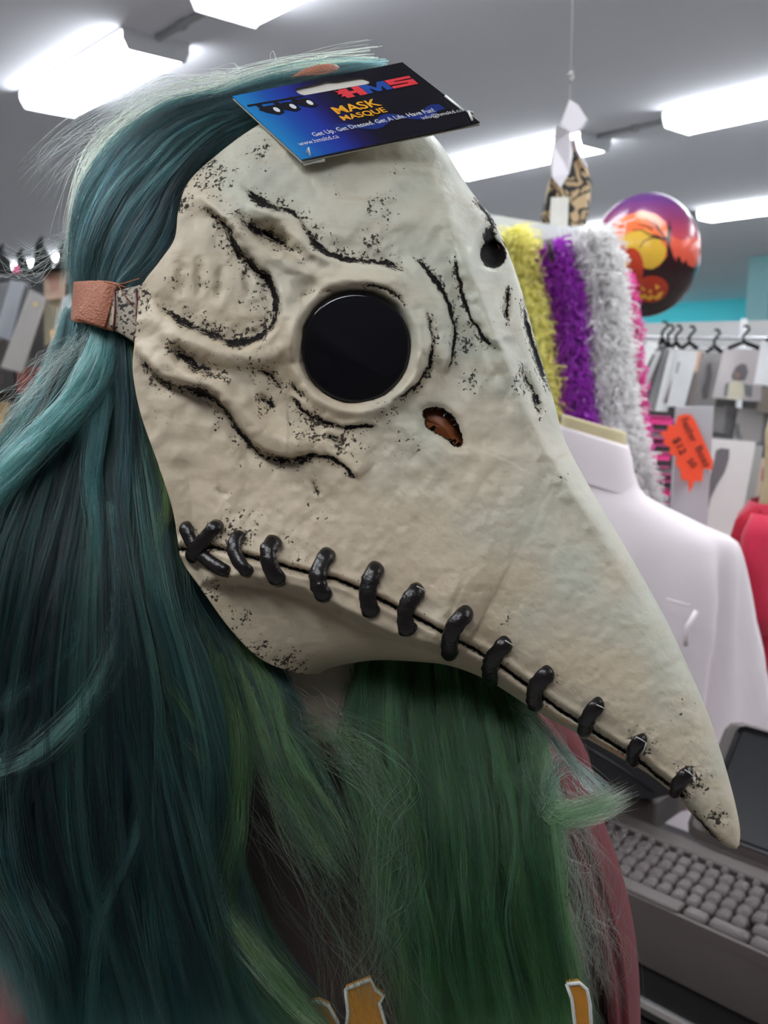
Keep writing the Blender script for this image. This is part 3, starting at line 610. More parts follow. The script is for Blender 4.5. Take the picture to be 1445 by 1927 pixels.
# ------------------------------------------------------------------ hair
HP, HR, HCOL, HN = [], [], [], []
NP = 20
def smooth_noise(n, k, amp):
    a = RNG.standard_normal((n, k, 3)); x = np.linspace(0, k - 1, NP); i = np.minimum(x.astype(int), k - 2); f = (x - i); f = f * f * (3 - 2 * f)
    return (a[:, i] * (1 - f)[None, :, None] + a[:, i + 1] * f[None, :, None]) * amp
def sheet(guides, n, depth_sp, cols, clump=14, spread=(10, 10), wave=6, rad=.00008, jit=.3, urange=(0, 1), trunc=0.0, fray=2.5, dark=.4, upow=1.0, ramp=False):
    """guides: list of polylines (px, py, depth) laid side by side; strands fill the sheet between them"""
    Gd = np.array([catmull(g, NP) for g in guides]); ng = len(guides); nc = max(1, n // clump)
    u = urange[0] + (urange[1] - urange[0]) * RNG.random(nc) ** upow; x = u * (ng - 1); i = np.minimum(x.astype(int), max(0, ng - 2)); f = x - i
    base = Gd[i] * (1 - f)[:, None, None] + Gd[np.minimum(i + 1, ng - 1)] * f[:, None, None] if ng > 1 else np.repeat(Gd, nc, 0)
    sp = np.linspace(spread[0], spread[1], NP)[None, :, None]
    base = base.copy(); ncn = smooth_noise(nc, 5, 1.0)
    base[..., :2] += ncn[..., :2] * wave + RNG.standard_normal((nc, 1, 2)) * sp * .8
    dep = RNG.random((nc, 1)); ramp0 = np.clip(np.linspace(.15, 2.5, NP), 0, 1)[None] if ramp else np.ones((1, NP)); base[..., 2] += (dep - .5) * depth_sp * ramp0 + ncn[..., 2] * .002 * ramp0
    cc = np.array(cols); ci = RNG.integers(0, len(cc), nc); ccol = cc[ci] * (1 + jit * RNG.standard_normal((nc, 1))).clip(.25, 1.9)
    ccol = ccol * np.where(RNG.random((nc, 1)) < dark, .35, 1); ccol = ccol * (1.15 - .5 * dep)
    S_ = np.repeat(base, clump, 0); N_ = len(S_)
    lo = RNG.standard_normal((N_, 1, 3)); pro = (np.linspace(.8, 1.25, NP))[None, :, None]
    S_[..., :2] += lo[..., :2] * fray * 1.6 * pro; S_[..., 2] += lo[..., 0] * .0006
    fr = smooth_noise(N_, 5, 1.0); S_[..., :2] += fr[..., :2] * fray; S_[..., 2] += fr[..., 2] * .0008
    L_ = 1 - trunc * RNG.random(N_); s0 = np.zeros(N_)
    if trunc: 
        t = np.linspace(0, 1, NP)[None] * L_[:, None] * (NP - 1); a = np.minimum(t.astype(int), NP - 2); ff = (t - a)[..., None]; r_ = np.arange(N_)[:, None]
        S_ = S_[r_, a] * (1 - ff) + S_[r_, a + 1] * ff
    W_ = P(S_[..., 0], S_[..., 1], S_[..., 2]); HP.append(W_)
    tp = np.clip((1 - np.linspace(0, 1, NP)) / .25, .15, 1)[None]; HR.append((rad * (.7 + .6 * RNG.random((N_, 1)))) * tp)
    cs = np.repeat(ccol, clump, 0) * (1 + .15 * RNG.standard_normal((N_, 1))); HCOL.append(np.repeat(cs[:, None], NP, 1).clip(.002, .95))
TEAL = [(.035, .16, .14), (.022, .11, .115), (.07, .24, .20), (.015, .075, .08), (.012, .055, .08)]
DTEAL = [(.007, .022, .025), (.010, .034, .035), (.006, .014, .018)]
TGRN = [(.016, .065, .055), (.022, .085, .062), (.012, .05, .05)]
GRN = [(.034, .115, .030), (.055, .155, .042), (.025, .085, .028), (.085, .15, .042)]
LGRN = [(.20, .40, .15), (.15, .33, .15), (.26, .42, .20)]
YGRN = [(.20, .36, .07), (.14, .28, .07)]
PALE = [(.30, .36, .28), (.22, .42, .36)]
topg = [[(720, 135, .49), (640, 132, .475), (540, 150, .465), (430, 180, .455), (320, 210, .445), (225, 270, .44), (165, 360, .44), (142, 460, .44), (150, 560, .432)],
        [(700, 150, .47), (600, 160, .46), (490, 185, .45), (390, 215, .44), (290, 270, .432), (215, 350, .43), (170, 440, .43), (160, 510, .428), (170, 570, .425)],
        [(660, 190, .465), (570, 190, .455), (470, 215, .445), (380, 255, .435), (310, 320, .425), (250, 400, .422), (215, 470, .420), (200, 530, .418), (195, 590, .414)],
        [(620, 220, .465), (530, 225, .452), (450, 250, .442), (385, 290, .432), (340, 350, .425), (305, 425, .42), (265, 490, .415), (235, 530, .410), (222, 590, .406)],
        [(600, 250, .465), (510, 245, .455), (430, 275, .445), (375, 320, .437), (345, 390, .43), (325, 450, .425), (295, 500, .418), (258, 540, .410), (240, 600, .406)]]
for g_ in topg:
    for i_, p_ in enumerate(g_): g_[i_] = (p_[0], p_[1], p_[2] - (.014, .012, .006, -.002)[max(0, i_ - len(g_) + 4)])
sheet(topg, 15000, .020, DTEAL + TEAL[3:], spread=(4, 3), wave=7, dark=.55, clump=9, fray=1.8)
sheet(topg, 1500, .008, TEAL[:3] + [(.10, .32, .26)], spread=(4, 4), wave=10, dark=.1, urange=(0, .9), clump=5, fray=1.5, rad=.0001)
sheet(topg, 900, .010, TEAL + DTEAL, spread=(4, 4), wave=10, dark=.3, urange=(.4, 1))
for i_, p_ in enumerate(topg[0]): topg[0][i_] = (p_[0] + (6 if i_ > 3 else 0), p_[1] + (12 if i_ < 6 else 0), p_[2])
sheet([[(700, 120, .475), (560, 135, .46), (420, 170, .45), (300, 205, .44), (190, 290, .44), (148, 400, .44), (140, 520, .44)]], 160, .01, PALE + LGRN, clump=4, spread=(12, 10), wave=9, fray=5, dark=0, rad=.00005)
sheet([[(300, 800, .44), (330, 1000, .436), (370, 1130, .432), (440, 1280, .428), (520, 1450, .42)], [(360, 850, .45), (400, 1050, .445), (450, 1180, .44), (520, 1290, .435), (580, 1420, .43)]], 3000, .02, DTEAL + TGRN, spread=(12, 20), dark=.5)
fan = [[(148, 600, .428), (110, 690, .425), (40, 800, .42), (-60, 920, .42), (-160, 1100, .42), (-200, 1400, .42)],
       [(160, 600, .425), (130, 720, .42), (60, 870, .415), (-20, 1040, .41), (-60, 1250, .41), (-70, 1480, .41), (0, 1680, .41), (90, 1960, .41)],
       [(180, 600, .42), (165, 740, .415), (120, 930, .41), (70, 1150, .405), (40, 1380, .405), (60, 1620, .405), (170, 1960, .405)],
       [(205, 600, .414), (205, 780, .41), (200, 980, .405), (195, 1200, .40), (200, 1450, .40), (235, 1700, .40), (310, 1960, .40)],
       [(225, 605, .409), (240, 780, .406), (255, 980, .402), (290, 1200, .40), (330, 1420, .40), (390, 1680, .40), (470, 1960, .40)],
       [(238, 610, .408), (258, 760, .406), (290, 930, .404), (325, 1100, .402), (385, 1260, .402), (430, 1430, .402), (432, 1620, .405), (500, 1790, .408), (620, 1960, .41)]]
for g_ in fan:
    for i_ in range(3): g_[i_] = (g_[i_][0], g_[i_][1], g_[i_][2] + (.008, .005, .002)[i_])
FSH = lambda *a_, **k_: sheet(fan, *a_, ramp=True, **k_)
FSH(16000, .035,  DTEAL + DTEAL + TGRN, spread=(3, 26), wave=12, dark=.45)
FSH(4500, .008,  TEAL, spread=(3, 20), wave=14, dark=.25, urange=(0, .5))
FSH(4500, .008,  TGRN + TEAL[2:], spread=(3, 22), wave=14, dark=.3, urange=(.3, .85))
FSH(2600, .008,  GRN + TGRN, spread=(3, 20), wave=12, dark=.35, urange=(.75, 1))
def lock(pts, n, cols, sp=(4, 8), **k): cols = [tuple(v * .62 for v in c_) for c_ in cols]; sheet([pts], n, .004, cols, spread=sp, **{**dict(dark=.32, wave=5, fray=3.2, jit=.45, clump=9), **k})
lock([(225, 590, .412), (205, 650, .402), (175, 725, .398), (110, 800, .396), (40, 870, .395), (-30, 950, .395)], 500, [(.13, .45, .42), (.08, .36, .36), (.03, .16, .17)], (10, 18))
lock([(200, 590, .415), (185, 640, .405), (150, 720, .40), (100, 790, .40), (20, 890, .40), (-40, 1000, .40)], 400, [(.10, .36, .36)], (6, 16))
lock([(215, 630, .402), (195, 760, .40), (175, 900, .397), (185, 1050, .395), (150, 1200, .393), (60, 1290, .393), (-30, 1340, .393)], 420, [(.10, .33, .34), (.06, .25, .27)], (5, 12))
lock([(215, 950, .396), (235, 1080, .392), (228, 1190, .388), (185, 1300, .386), (110, 1390, .386), (40, 1440, .387), (-40, 1455, .388)], 200, [(.12, .36, .32), (.16, .40, .33)], (6, 12))
lock([(230, 640, .402), (240, 800, .398), (235, 1000, .394), (245, 1200, .392), (240, 1400, .392), (200, 1650, .392), (190, 1900, .392)], 400, [(.03, .14, .19), (.04, .17, .20), (.02, .08, .10)], (8, 16))
lock([(250, 640, .404), (285, 800, .40), (312, 880, .398), (312, 960, .396), (280, 1060, .393), (248, 1160, .391), (252, 1260, .39), (300, 1360, .39), (390, 1450, .39)], 360, YGRN, (2, 6))
lock([(285, 1000, .395), (270, 1120, .392), (290, 1230, .39), (340, 1330, .39), (400, 1400, .39)], 160, YGRN + GRN, (3, 10))
lock([(262, 700, .404), (285, 860, .401), (310, 1000, .399), (345, 1160, .398), (400, 1290, .397), (450, 1450, .397)], 500, GRN + TGRN, (3, 16))
lock([(400, 1250, .40), (440, 1400, .396), (430, 1560, .392), (405, 1700, .392), (470, 1830, .392), (580, 1950, .395)], 900, GRN, (14, 22))
lock([(400, 1480, .402), (415, 1600, .396), (430, 1710, .391), (490, 1800, .388), (555, 1880, .387), (625, 1960, .387)], 420, LGRN + GRN, (12, 16))
lock([(330, 1300, .396), (300, 1450, .39), (250, 1600, .388), (190, 1750, .387), (170, 1960, .387)], 300, TEAL, (14, 16))
lock([(100, 1300, .396), (20, 1500, .39), (20, 1650, .388), (90, 1800, .387), (110, 1960, .387)], 1100, TGRN + TEAL[3:], (22, 26))
lock([(300, 1300, .396), (320, 1500, .39), (300, 1700, .388), (340, 1960, .387)], 1000, TGRN + TEAL[3:], (34, 36))
# hair that falls forward, green
mid = [[(430, 1190, .425), (470, 1300, .418), (500, 1420, .41), (560, 1560, .405), (640, 1680, .403)],
       [(470, 1220, .43), (520, 1330, .42), (570, 1420, .41), (620, 1530, .405), (670, 1640, .403)]]
sheet(mid, 1100, .012, GRN + DTEAL, spread=(10, 26), wave=8, trunc=.3, dark=.35)
sheet(mid, 260, .004, LGRN + GRN, spread=(10, 22), wave=10, trunc=.2, dark=.1)
front = [[(700, 1200, .47), (676, 1330, .455), (670, 1450, .44), (712, 1600, .43), (748, 1760, .42), (785, 1960, .415)],
         [(760, 1190, .465), (760, 1350, .45), (780, 1520, .435), (800, 1700, .425), (830, 1960, .415)],
         [(850, 1190, .46), (880, 1360, .445), (910, 1520, .43), (930, 1700, .42), (980, 1960, .415)],
         [(940, 1230, .46), (985, 1370, .445), (1020, 1500, .43), (1035, 1650, .42), (1052, 1780, .42), (1100, 1960, .42)]]
sheet(front, 9000, .03, GRN[:1] + [(.012, .045, .018), (.018, .07, .026), (.03, .10, .03)], spread=(8, 20), wave=12, dark=.45)
sheet(front, 1800, .008, [(.006, .018, .010), (.01, .03, .014)], spread=(8, 18), wave=12, dark=.2, urange=(0, .32))
sheet(front, 2600, .008, GRN, spread=(8, 18), wave=18, dark=.3, urange=(.28, 1), clump=8, fray=2)
sheet(front, 1500, .006, LGRN + GRN, spread=(8, 16), wave=16, dark=.15, urange=(.55, 1), clump=7, fray=2)
sheet(front, 420, .004, [(.30, .42, .28), (.22, .38, .24)], spread=(8, 14), wave=12, dark=0, urange=(.85, 1), clump=6)
sheet([[(500, 1330, .42), (600, 1400, .41), (680, 1480, .405), (720, 1600, .403), (700, 1750, .40)], [(640, 1400, .42), (700, 1400, .41), (760, 1500, .405), (740, 1700, .40), (700, 1900, .40)]], 220, .01, GRN + PALE, clump=4, spread=(20, 40), wave=26, fray=6, dark=.3, rad=.00005)
sheet([[(480, 1500, .40), (560, 1650, .395), (620, 1800, .395), (640, 1960, .395)], [(560, 1480, .40), (640, 1620, .395), (720, 1780, .395), (800, 1960, .395)]], 120, .01, [(.12, .14, .10), (.05, .14, .06)], clump=3, spread=(30, 50), wave=22, fray=6, dark=.2, rad=.00005)
lock([(1000, 1400, .425), (1020, 1480, .42), (1045, 1535, .415), (1090, 1530, .41), (1135, 1515, .41), (1172, 1498, .41)], 300, LGRN + [(.2, .45, .3)], (8, 12), wave=7, fray=4, clump=5)
lock([(985, 1330, .43), (1040, 1390, .428), (1090, 1450, .425), (1135, 1490, .42), (1165, 1510, .42)], 90, [(.24, .42, .34), (.2, .4, .32)], (14, 10), wave=6)
lock([(1000, 1540, .42), (1025, 1500, .415), (1035, 1455, .412), (1060, 1432, .412), (1075, 1455, .415)], 60, PALE, (8, 8), wave=5, clump=5)
sheet([[(1000, 1500, .42), (1050, 1600, .418), (1090, 1720, .418), (1130, 1900, .418)], [(1040, 1450, .42), (1100, 1550, .418), (1120, 1700, .418), (1150, 1900, .418)]], 220, .006, [(.22, .16, .15), (.16, .2, .14)], clump=3, spread=(14, 26), wave=26, fray=5, dark=0, rad=.00004)
# flyaways
for pts in ([(470, 180, .45), (380, 205, .44), (270, 200, .43), (170, 240, .43), (105, 290, .43), (60, 340, .43)], [(500, 170, .45), (400, 160, .44), (310, 155, .43), (250, 190, .43), (210, 250, .43)],
            [(430, 190, .45), (300, 240, .44), (200, 260, .43), (120, 300, .43), (85, 360, .43)], [(560, 150, .45), (480, 155, .44), (420, 150, .44), (370, 160, .44)], [(600, 145, .45), (520, 150, .44), (500, 140, .44), (480, 170, .44)],
            [(160, 420, .43), (110, 470, .42), (50, 500, .42), (0, 480, .42)], [(150, 640, .42), (90, 690, .41), (40, 740, .41), (-10, 810, .41)], [(150, 650, .42), (60, 760, .41), (10, 830, .41), (-20, 900, .41)], [(160, 630, .42), (110, 670, .41), (60, 700, .41)]):
    lock(pts, 28, PALE, (8, 20), clump=2, wave=9, fray=5, rad=.00005, dark=0)
pos = np.concatenate([a.reshape(-1, 3) for a in HP]) - ORG[person.name]; rad = np.concatenate([a.reshape(-1) for a in HR]); colr = np.concatenate([a.reshape(-1, 3) for a in HCOL]); nst = len(pos) // NP
hc = bpy.data.hair_curves.new('hair'); hc.add_curves([NP] * nst)
hc.attributes['position'].data.foreach_set('vector', pos.astype(np.float32).reshape(-1))
ra = hc.attributes.get('radius') or hc.attributes.new('radius', 'FLOAT', 'POINT'); ra.data.foreach_set('value', rad.astype(np.float32))
ca = hc.attributes.new('hair_color', 'FLOAT_COLOR', 'POINT'); ca.data.foreach_set('color', np.concatenate([colr, np.ones((len(colr), 1))], 1).astype(np.float32).reshape(-1))
hm = bpy.data.materials.new('dyed_hair'); hm.use_nodes = True; N = hm.node_tree.nodes; L = hm.node_tree.links
for n_ in list(N): N.remove(n_)
at_ = N.new('ShaderNodeAttribute'); at_.attribute_name = 'hair_color'; hb = N.new('ShaderNodeBsdfHairPrincipled'); hb.parametrization = 'COLOR'; out = N.new('ShaderNodeOutputMaterial')
L.new(at_.outputs['Color'], hb.inputs['Color']); hb.inputs['Roughness'].default_value = .35; L.new(hb.outputs[0], out.inputs['Surface'])
hc.materials.append(hm); ho = bpy.data.objects.new('hair', hc); COL.objects.link(ho); ho.parent = person; ho['kind'] = 'stuff'; ho['label'] = 'long wavy hair dyed teal at the back and green in front'
print('strands', nst)
# ------------------------------------------------------------------ helpers for things further back
def plate(polys, d, th, m=None):
    """solid slab whose front face passes through the listed image positions at distance d (or a distance per point)"""
    m = m or M()
    for pl in polys:
        pl = [tuple(p) for p in pl]
        A = [P(p[0], p[1], p[2] if len(p) > 2 else d) for p in pl]; n = len(A); B = [a + FW * th for a in A]
        m.add(A + B, [tuple(range(n - 1, -1, -1)), tuple(range(n, 2 * n))] + [(i, (i + 1) % n, n + (i + 1) % n, n + i) for i in range(n)])
    return m
def zz(pts, x0, y0, s): return [(x0 + a / s, y0 + b / s) for a, b in pts]
def text_px(s, o, dr, d, h, mt, parent, name='lettering', width=None, bold=0):
    cu = bpy.data.curves.new('t', 'FONT'); cu.body = s; cu.size = 1; cu.offset = bold; cu.resolution_u = 2; ob = bpy.data.objects.new('t', cu); COL.objects.link(ob)
    me_ = bpy.data.meshes.new_from_object(ob.evaluated_get(bpy.context.evaluated_depsgraph_get())); bpy.data.objects.remove(ob)
    co = np.zeros(len(me_.vertices) * 3); me_.vertices.foreach_get('co', co); co = co.reshape(-1, 3); co[:, 0] /= co[:, 0].max(); co[:, 1] /= max(.01, co[:, 1].max())
    o = np.array(o, float); dr = np.array(dr, float) - o; up = np.array([dr[1], -dr[0]]) / np.linalg.norm(dr) * h
    q = o + co[:, :1] * dr + co[:, 1:2] * up; wv = P(q[:, 0], q[:, 1], np.full(len(q), d)) - ORG[root_of(parent).name]
    me_.vertices.foreach_set('co', wv.reshape(-1)); me_.materials.clear(); return link(name, me_, mt, parent)

# ------------------------------------------------------------------ brocade neckwear hanging from the ceiling
m, N, L, b = nt('black_gold_brocade'); tc = N.new('ShaderNodeTexCoord'); n1 = N.new('ShaderNodeTexNoise'); n1.inputs['Scale'].default_value = 20; n1.inputs['Detail'].default_value = 1.2; n1.inputs['Distortion'].default_value = 1.6; L.new(tc.outputs['Object'], n1.inputs['Vector'])
cr = N.new('ShaderNodeValToRGB'); cr.color_ramp.elements[0].position = .40; cr.color_ramp.elements[0].color = (*S(188, 160, 122), 1); cr.color_ramp.elements[1].position = .43; cr.color_ramp.elements[1].color = (.01, .01, .01, 1); e = cr.color_ramp.elements.new(.53); e.color = (.01, .01, .01, 1); e = cr.color_ramp.elements.new(.555); e.color = (*S(178, 150, 112), 1)
L.new(n1.outputs['Fac'], cr.inputs[0]); L.new(cr.outputs[0], b.inputs['Base Color']); b.inputs['Roughness'].default_value = .45; m_broc = m
m_rib = mat('white_satin', (.62, .58, .62), .4, var=.06, sheen=.3)
t = thing('brocade_cravat', 'black and gold brocade neckwear hanging on a white ribbon from the ceiling', 'cravat', P(1062, 430, 2.3))
bpy_ = [(1012, 445), (1014, 425), (1025, 372), (1034, 330), (1038, 300), (1048, 270), (1060, 262), (1078, 262), (1090, 290), (1104, 312), (1114, 345), (1109, 395), (1098, 440), (1097, 447)]
rings = []
for k, dd in ((.86, -.012), (1, 0), (1, .03), (.86, .045)): rings.append([P(1062 + (x - 1062) * k, 360 + (y - 360) * (.97 if k < 1 else 1), 2.3 + dd) for x, y in bpy_])
part('fabric', M().loft(rings), m_broc, t)
r = part('ribbon', plate([[(1072, 187), (1088, 198), (1105, 224), (1096, 239), (1077, 254), (1055, 232)]], 2.285, .003).add([P(x, y, 2.275 + .012 * math.sin(y / 20)) for x, y in ((1047, 234), (1073, 247), (1078, 292), (1071, 326), (1055, 354), (1039, 334), (1034, 307), (1041, 269))] + [P(x, y, 2.28 + .012 * math.sin(y / 20)) for x, y in ((1047, 234), (1073, 247), (1078, 292), (1071, 326), (1055, 354), (1039, 334), (1034, 307), (1041, 269))], [(7, 6, 5, 4, 3, 2, 1, 0), (8, 9, 10, 11, 12, 13, 14, 15)] + [(i, (i + 1) % 8, 8 + (i + 1) % 8, 8 + i) for i in range(8)]), m_rib, t)
r2_ = part('ribbon_tail', M().tube([P(1079, 254, 2.285), P(1086, 285, 2.282), P(1104, 316, 2.28)], .004, 6), m_rib, t)
part('price_tag', plate([[(1037, 371), (1070, 371), (1068, 428), (1034, 428)]], 2.27, .002), mat('tag_paper', (.68, .66, .60), .6), t)
hk = [P(1072, 187, 2.29)]; top = P(1073, 140, 2.29).copy(); hk.append(top); hk.append(np.array([top[0], top[1], ZC]))
part('clear_thread', M().tube(hk, .0008, 5), m_wax, t)
part('clear_hook', M().tube([P(1068, 142, 2.29), P(1076, 136, 2.29), P(1078, 146, 2.29), P(1072, 156, 2.29)], .003, 6), m_wax, t, True)

# ------------------------------------------------------------------ boa display
t = thing('boa_display_rack', 'white display rail above the feather boas', 'display rack', [P(940, 700, 2.2)[0], P(940, 700, 2.2)[1], 0])
part('rail', plate([[(880, 396), (1140, 440), (1140, 472), (880, 424)]], 2.22, .02), m_whitemetal, t)
c = P(905, 700, 2.25); part('post', M().box((c[0], c[1], .93), .04, .04, 1.86), m_whitemetal, t)
part('base', M().box((c[0], c[1], .02), .5, .5, .04, bev=.01), m_whitemetal, t)
def boa(label, path, hw, cols, n, d, seed, ln=1.0):
    rg = np.random.default_rng(seed); pw = P(*np.array([(x, y) for x, y in path], float).T, np.full(len(path), d)); c = catmull(pw, 60)
    # the loop goes over the rail and hangs on its far side as well
    t = thing('feather_boa', label, 'feather boa', c[-1], 'feather boas on the white rail')
    part('cord', M().tube(c, .006, 8), mat('boa_cord', cols[0], .8), t, True)
    m_f = mat('feather_' + label.split()[0], cols[0], .85, var=.15, scale=14, sheen=.5); N_ = m_f.node_tree.nodes; L_ = m_f.node_tree.links; bs = N_['Principled BSDF']; tr_ = N_.new('ShaderNodeBsdfTranslucent'); ms_ = N_.new('ShaderNodeMixShader'); ms_.inputs[0].default_value = .42
    L_.new(bs.inputs['Base Color'].links[0].from_socket, tr_.inputs['Color']); L_.new(bs.outputs[0], ms_.inputs[1]); L_.new(tr_.outputs[0], ms_.inputs[2]); L_.new(ms_.outputs[0], N_['Material Output'].inputs['Surface'])
    k = rg.random(n) * 59; i = np.minimum(k.astype(int), 58); f = (k - i)[:, None]; o = c[i] * (1 - f) + c[i + 1] * f; T = c[i + 1] - c[i]; T /= np.linalg.norm(T, axis=1)[:, None]
    a = rg.normal(size=(n, 3)); a -= (a * T).sum(1)[:, None] * T; a /= np.linalg.norm(a, axis=1)[:, None]
    l = hw * ln * rg.uniform(.55, 1.2, n)[:, None]; droop = -Z3 * rg.uniform(.1, .7, (n, 1)) * l
    s = np.cross(a, rg.normal(size=(n, 3))); s /= np.linalg.norm(s, axis=1)[:, None]; wd = rg.uniform(.0012, .0036, (n, 1)); cur = rg.normal(size=(n, 3)) * l * .18
    p0 = o; p1 = o + a * l * .4 + cur; p2 = o + a * l * .8 + cur + droop * .4; p3 = o + a * l + droop
    v = np.stack([p0, p1 + s * wd, p1 - s * wd, p2 + s * wd * .9, p2 - s * wd * .9, p3], 1).reshape(-1, 3); fs = []
    for q in range(n): b_ = q * 6; fs += [(b_, b_ + 1, b_ + 2), (b_ + 1, b_ + 3, b_ + 4, b_ + 2), (b_ + 3, b_ + 5, b_ + 4)]
    fo = part('feathers', M().add(v, fs), m_f, t); fo['kind'] = 'stuff'
boa('yellow feather boa hanging nearest to the mask', [(955, 445), (975, 500), (990, 580), (1005, 680), (1018, 760), (1028, 860), (1035, 960)], .062, [(1.0, .90, .32)], 15000, 2.2, 1)
boa('purple feather boa between the yellow and the white ones', [(1032, 468), (1052, 520), (1072, 600), (1075, 700), (1090, 780), (1100, 880), (1105, 980)], .048, [(.42, .02, .55)], 14000, 2.19, 2)
boa('white feather boa just right of the purple one', [(1095, 450), (1112, 520), (1122, 620), (1132, 740), (1145, 850), (1165, 930), (1190, 1010)], .080, [(1, .97, .96)], 15000, 2.24, 3)
boa('white feather boa hanging in front of the balloon', [(1108, 442), (1132, 520), (1146, 640), (1160, 760), (1178, 860), (1196, 920), (1212, 990)], .056, [(1, .97, .96)], 15000, 2.2, 4)
boa('pink feather boa peeping out behind the white ones', [(1165, 520), (1180, 600), (1188, 700), (1194, 780), (1200, 830), (1205, 900)], .036, [(.95, .12, .50)], 6000, 2.3, 5)
t = thing('black_clip', 'small black clip on the purple feather boa', 'clip', P(1036, 490, 2.13))
part('jaw', M().tube([P(1034, 452, 2.13), P(1036, 470, 2.125), P(1040, 492, 2.13)], .006, 8), m_black, t, True); part('hinge', M().tube([P(1029, 456, 2.13), P(1040, 452, 2.13)], .003, 6), m_black, t, True)
t = thing('wire_spring', 'white coiled wire at the right end of the white rail', 'wire coil', P(1090, 440, 2.18))
t_ = np.linspace(0, 1, 90); part('coil', M().tube(P(1050 + 75 * t_ + 3 * np.cos(t_ * 60), 437 - 6 * t_ + 9 * np.sin(t_ * 60), 2.19 + .008 * np.cos(t_ * 60)), .0016, 5), m_whitemetal, t, True)
part('end_wire', M().tube([P(1118, 430, 2.19), P(1150, 428, 2.17), P(1195, 412, 2.15)], .0016, 5), m_whitemetal, t, True)

# ------------------------------------------------------------------ balloon
bc = P(1213, 482, 2.9); t = thing('balloon', 'round purple and orange balloon printed with pumpkins and a bare tree', 'balloon', bc)
bf = (bc - CAM) / np.linalg.norm(bc - CAM); bx = np.cross(bf, Z3); bx /= np.linalg.norm(bx); by = np.cross(bx, bf); rx_, ry_ = 100 * 2.9 / 1700, 113 * 2.9 / 1700
m, N, L, b = nt('balloon_print'); tc = N.new('ShaderNodeTexCoord'); sp = N.new('ShaderNodeSeparateXYZ'); L.new(tc.outputs['Object'], sp.inputs[0]); mr_ = N.new('ShaderNodeMapRange'); mr_.inputs['From Min'].default_value = -ry_; mr_.inputs['From Max'].default_value = ry_; L.new(sp.outputs['Z'], mr_.inputs['Value'])
cr = N.new('ShaderNodeValToRGB'); el = cr.color_ramp.elements; el[0].position = 0; el[0].color = (*S(60, 28, 28), 1); el[1].position = .38; el[1].color = (*S(62, 30, 32), 1)
for p_, c_ in ((.42, S(190, 70, 70)), (.6, S(180, 65, 80)), (.75, S(125, 50, 90)), (.92, S(85, 45, 105))): e = el.new(p_); e.color = (*c_, 1)
L.new(mr_.outputs[0], cr.inputs[0]); L.new(cr.outputs[0], b.inputs['Base Color']); b.inputs['Roughness'].default_value = .22
part('skin', M().ell(bc, rx_, ry_, rx_ * .95, 48, 28, X=bx, Y=by, Z=bf), m, t, True)
import bmesh
def bpatch(name, polys, col, off):
    bm_ = bmesh.new()
    for pl in polys:
        vs = [bm_.verts.new(((x - 1213) / 100, (482 - y) / 113, 0)) for x, y in pl]; bm_.faces.new(vs)
    bmesh.ops.triangulate(bm_, faces=bm_.faces[:]); 
    for _ in range(3):
        ed = [e_ for e_ in bm_.edges if e_.calc_length() > .12]
        if not ed: break
        bmesh.ops.subdivide_edges(bm_, edges=ed, cuts=1)
        bmesh.ops.triangulate(bm_, faces=bm_.faces[:])
    v = []
    for q in bm_.verts:
        a, b_ = q.co.x, q.co.y; r_ = math.hypot(a, b_); 
        if r_ > .985: a, b_ = a / r_ * .985, b_ / r_ * .985
        v.append(bc + (bx * a * rx_ + by * b_ * ry_ - bf * math.sqrt(1 - a * a - b_ * b_) * rx_ * .95) * (1 + off))
    bm_.verts.ensure_lookup_table(); f = [tuple(q.index for q in fc.verts) for fc in bm_.faces]; bm_.free()
    mm = mat('balloon_' + name, col, .22, var=.05); return part(name, M().add(v, f), mm, t, True)
Zb = lambda p: zz(p, 1050, 340, 5.16)
def strip(pts, w0, w1):
    pts = np.array(pts, float); T = np.gradient(pts, axis=0); T /= np.linalg.norm(T, axis=1)[:, None]; n_ = np.stack([-T[:, 1], T[:, 0]], 1); w_ = np.linspace(w0, w1, len(pts))[:, None]
    return [tuple(q) for q in np.vstack([pts + n_ * w_, (pts - n_ * w_)[::-1]])]
ecl = lambda cx, cy, rx, ry, n=20: [(cx + rx * math.cos(a_), cy + ry * math.sin(a_)) for a_ in np.linspace(0, 2 * math.pi, n, endpoint=False)]
bpatch('print_sky', [Zb([(545, 440), (640, 370), (800, 330), (930, 370), (1010, 440), (1050, 560), (1080, 700), (1060, 800), (880, 850), (820, 830), (700, 680), (540, 580)])], S(225, 110, 62), .004)
bpatch('print_moon', [Zb([(620, 560), (700, 515), (830, 500), (960, 580), (1030, 680), (1010, 780), (920, 850), (850, 840), (780, 740), (660, 640)])], S(215, 172, 62), .007)
bpatch('print_dusk', [Zb([(1060, 560), (1150, 600), (1250, 590), (1340, 580), (1335, 720), (1290, 850), (1220, 820), (1140, 760), (1090, 740)])], S(222, 92, 70), .004)
bpatch('print_tree', [Zb([(1030, 480), (1065, 480), (1055, 640), (1100, 760), (1180, 870), (860, 870), (970, 825), (1035, 740), (1030, 620)])] + [Zb(strip(s_, 9, 3)) for s_ in ([(1035, 600), (985, 540), (930, 480), (830, 400)], [(1020, 600), (940, 560), (880, 550), (800, 500), (720, 500)], [(960, 510), (930, 450), (890, 420)], [(1010, 590), (900, 570), (830, 600), (790, 660)], [(900, 500), (850, 470), (760, 450)], [(1045, 560), (1050, 470), (1040, 420)])], S(50, 28, 30), .010)
bpatch('print_ground', [Zb([(830, 860), (1110, 820), (1135, 745), (1155, 745), (1168, 800), (1190, 815), (1210, 770), (1228, 825), (1300, 860), (1230, 1020), (1120, 1150), (960, 1260), (760, 1290), (700, 1180), (720, 900)])], S(52, 30, 32), .006)
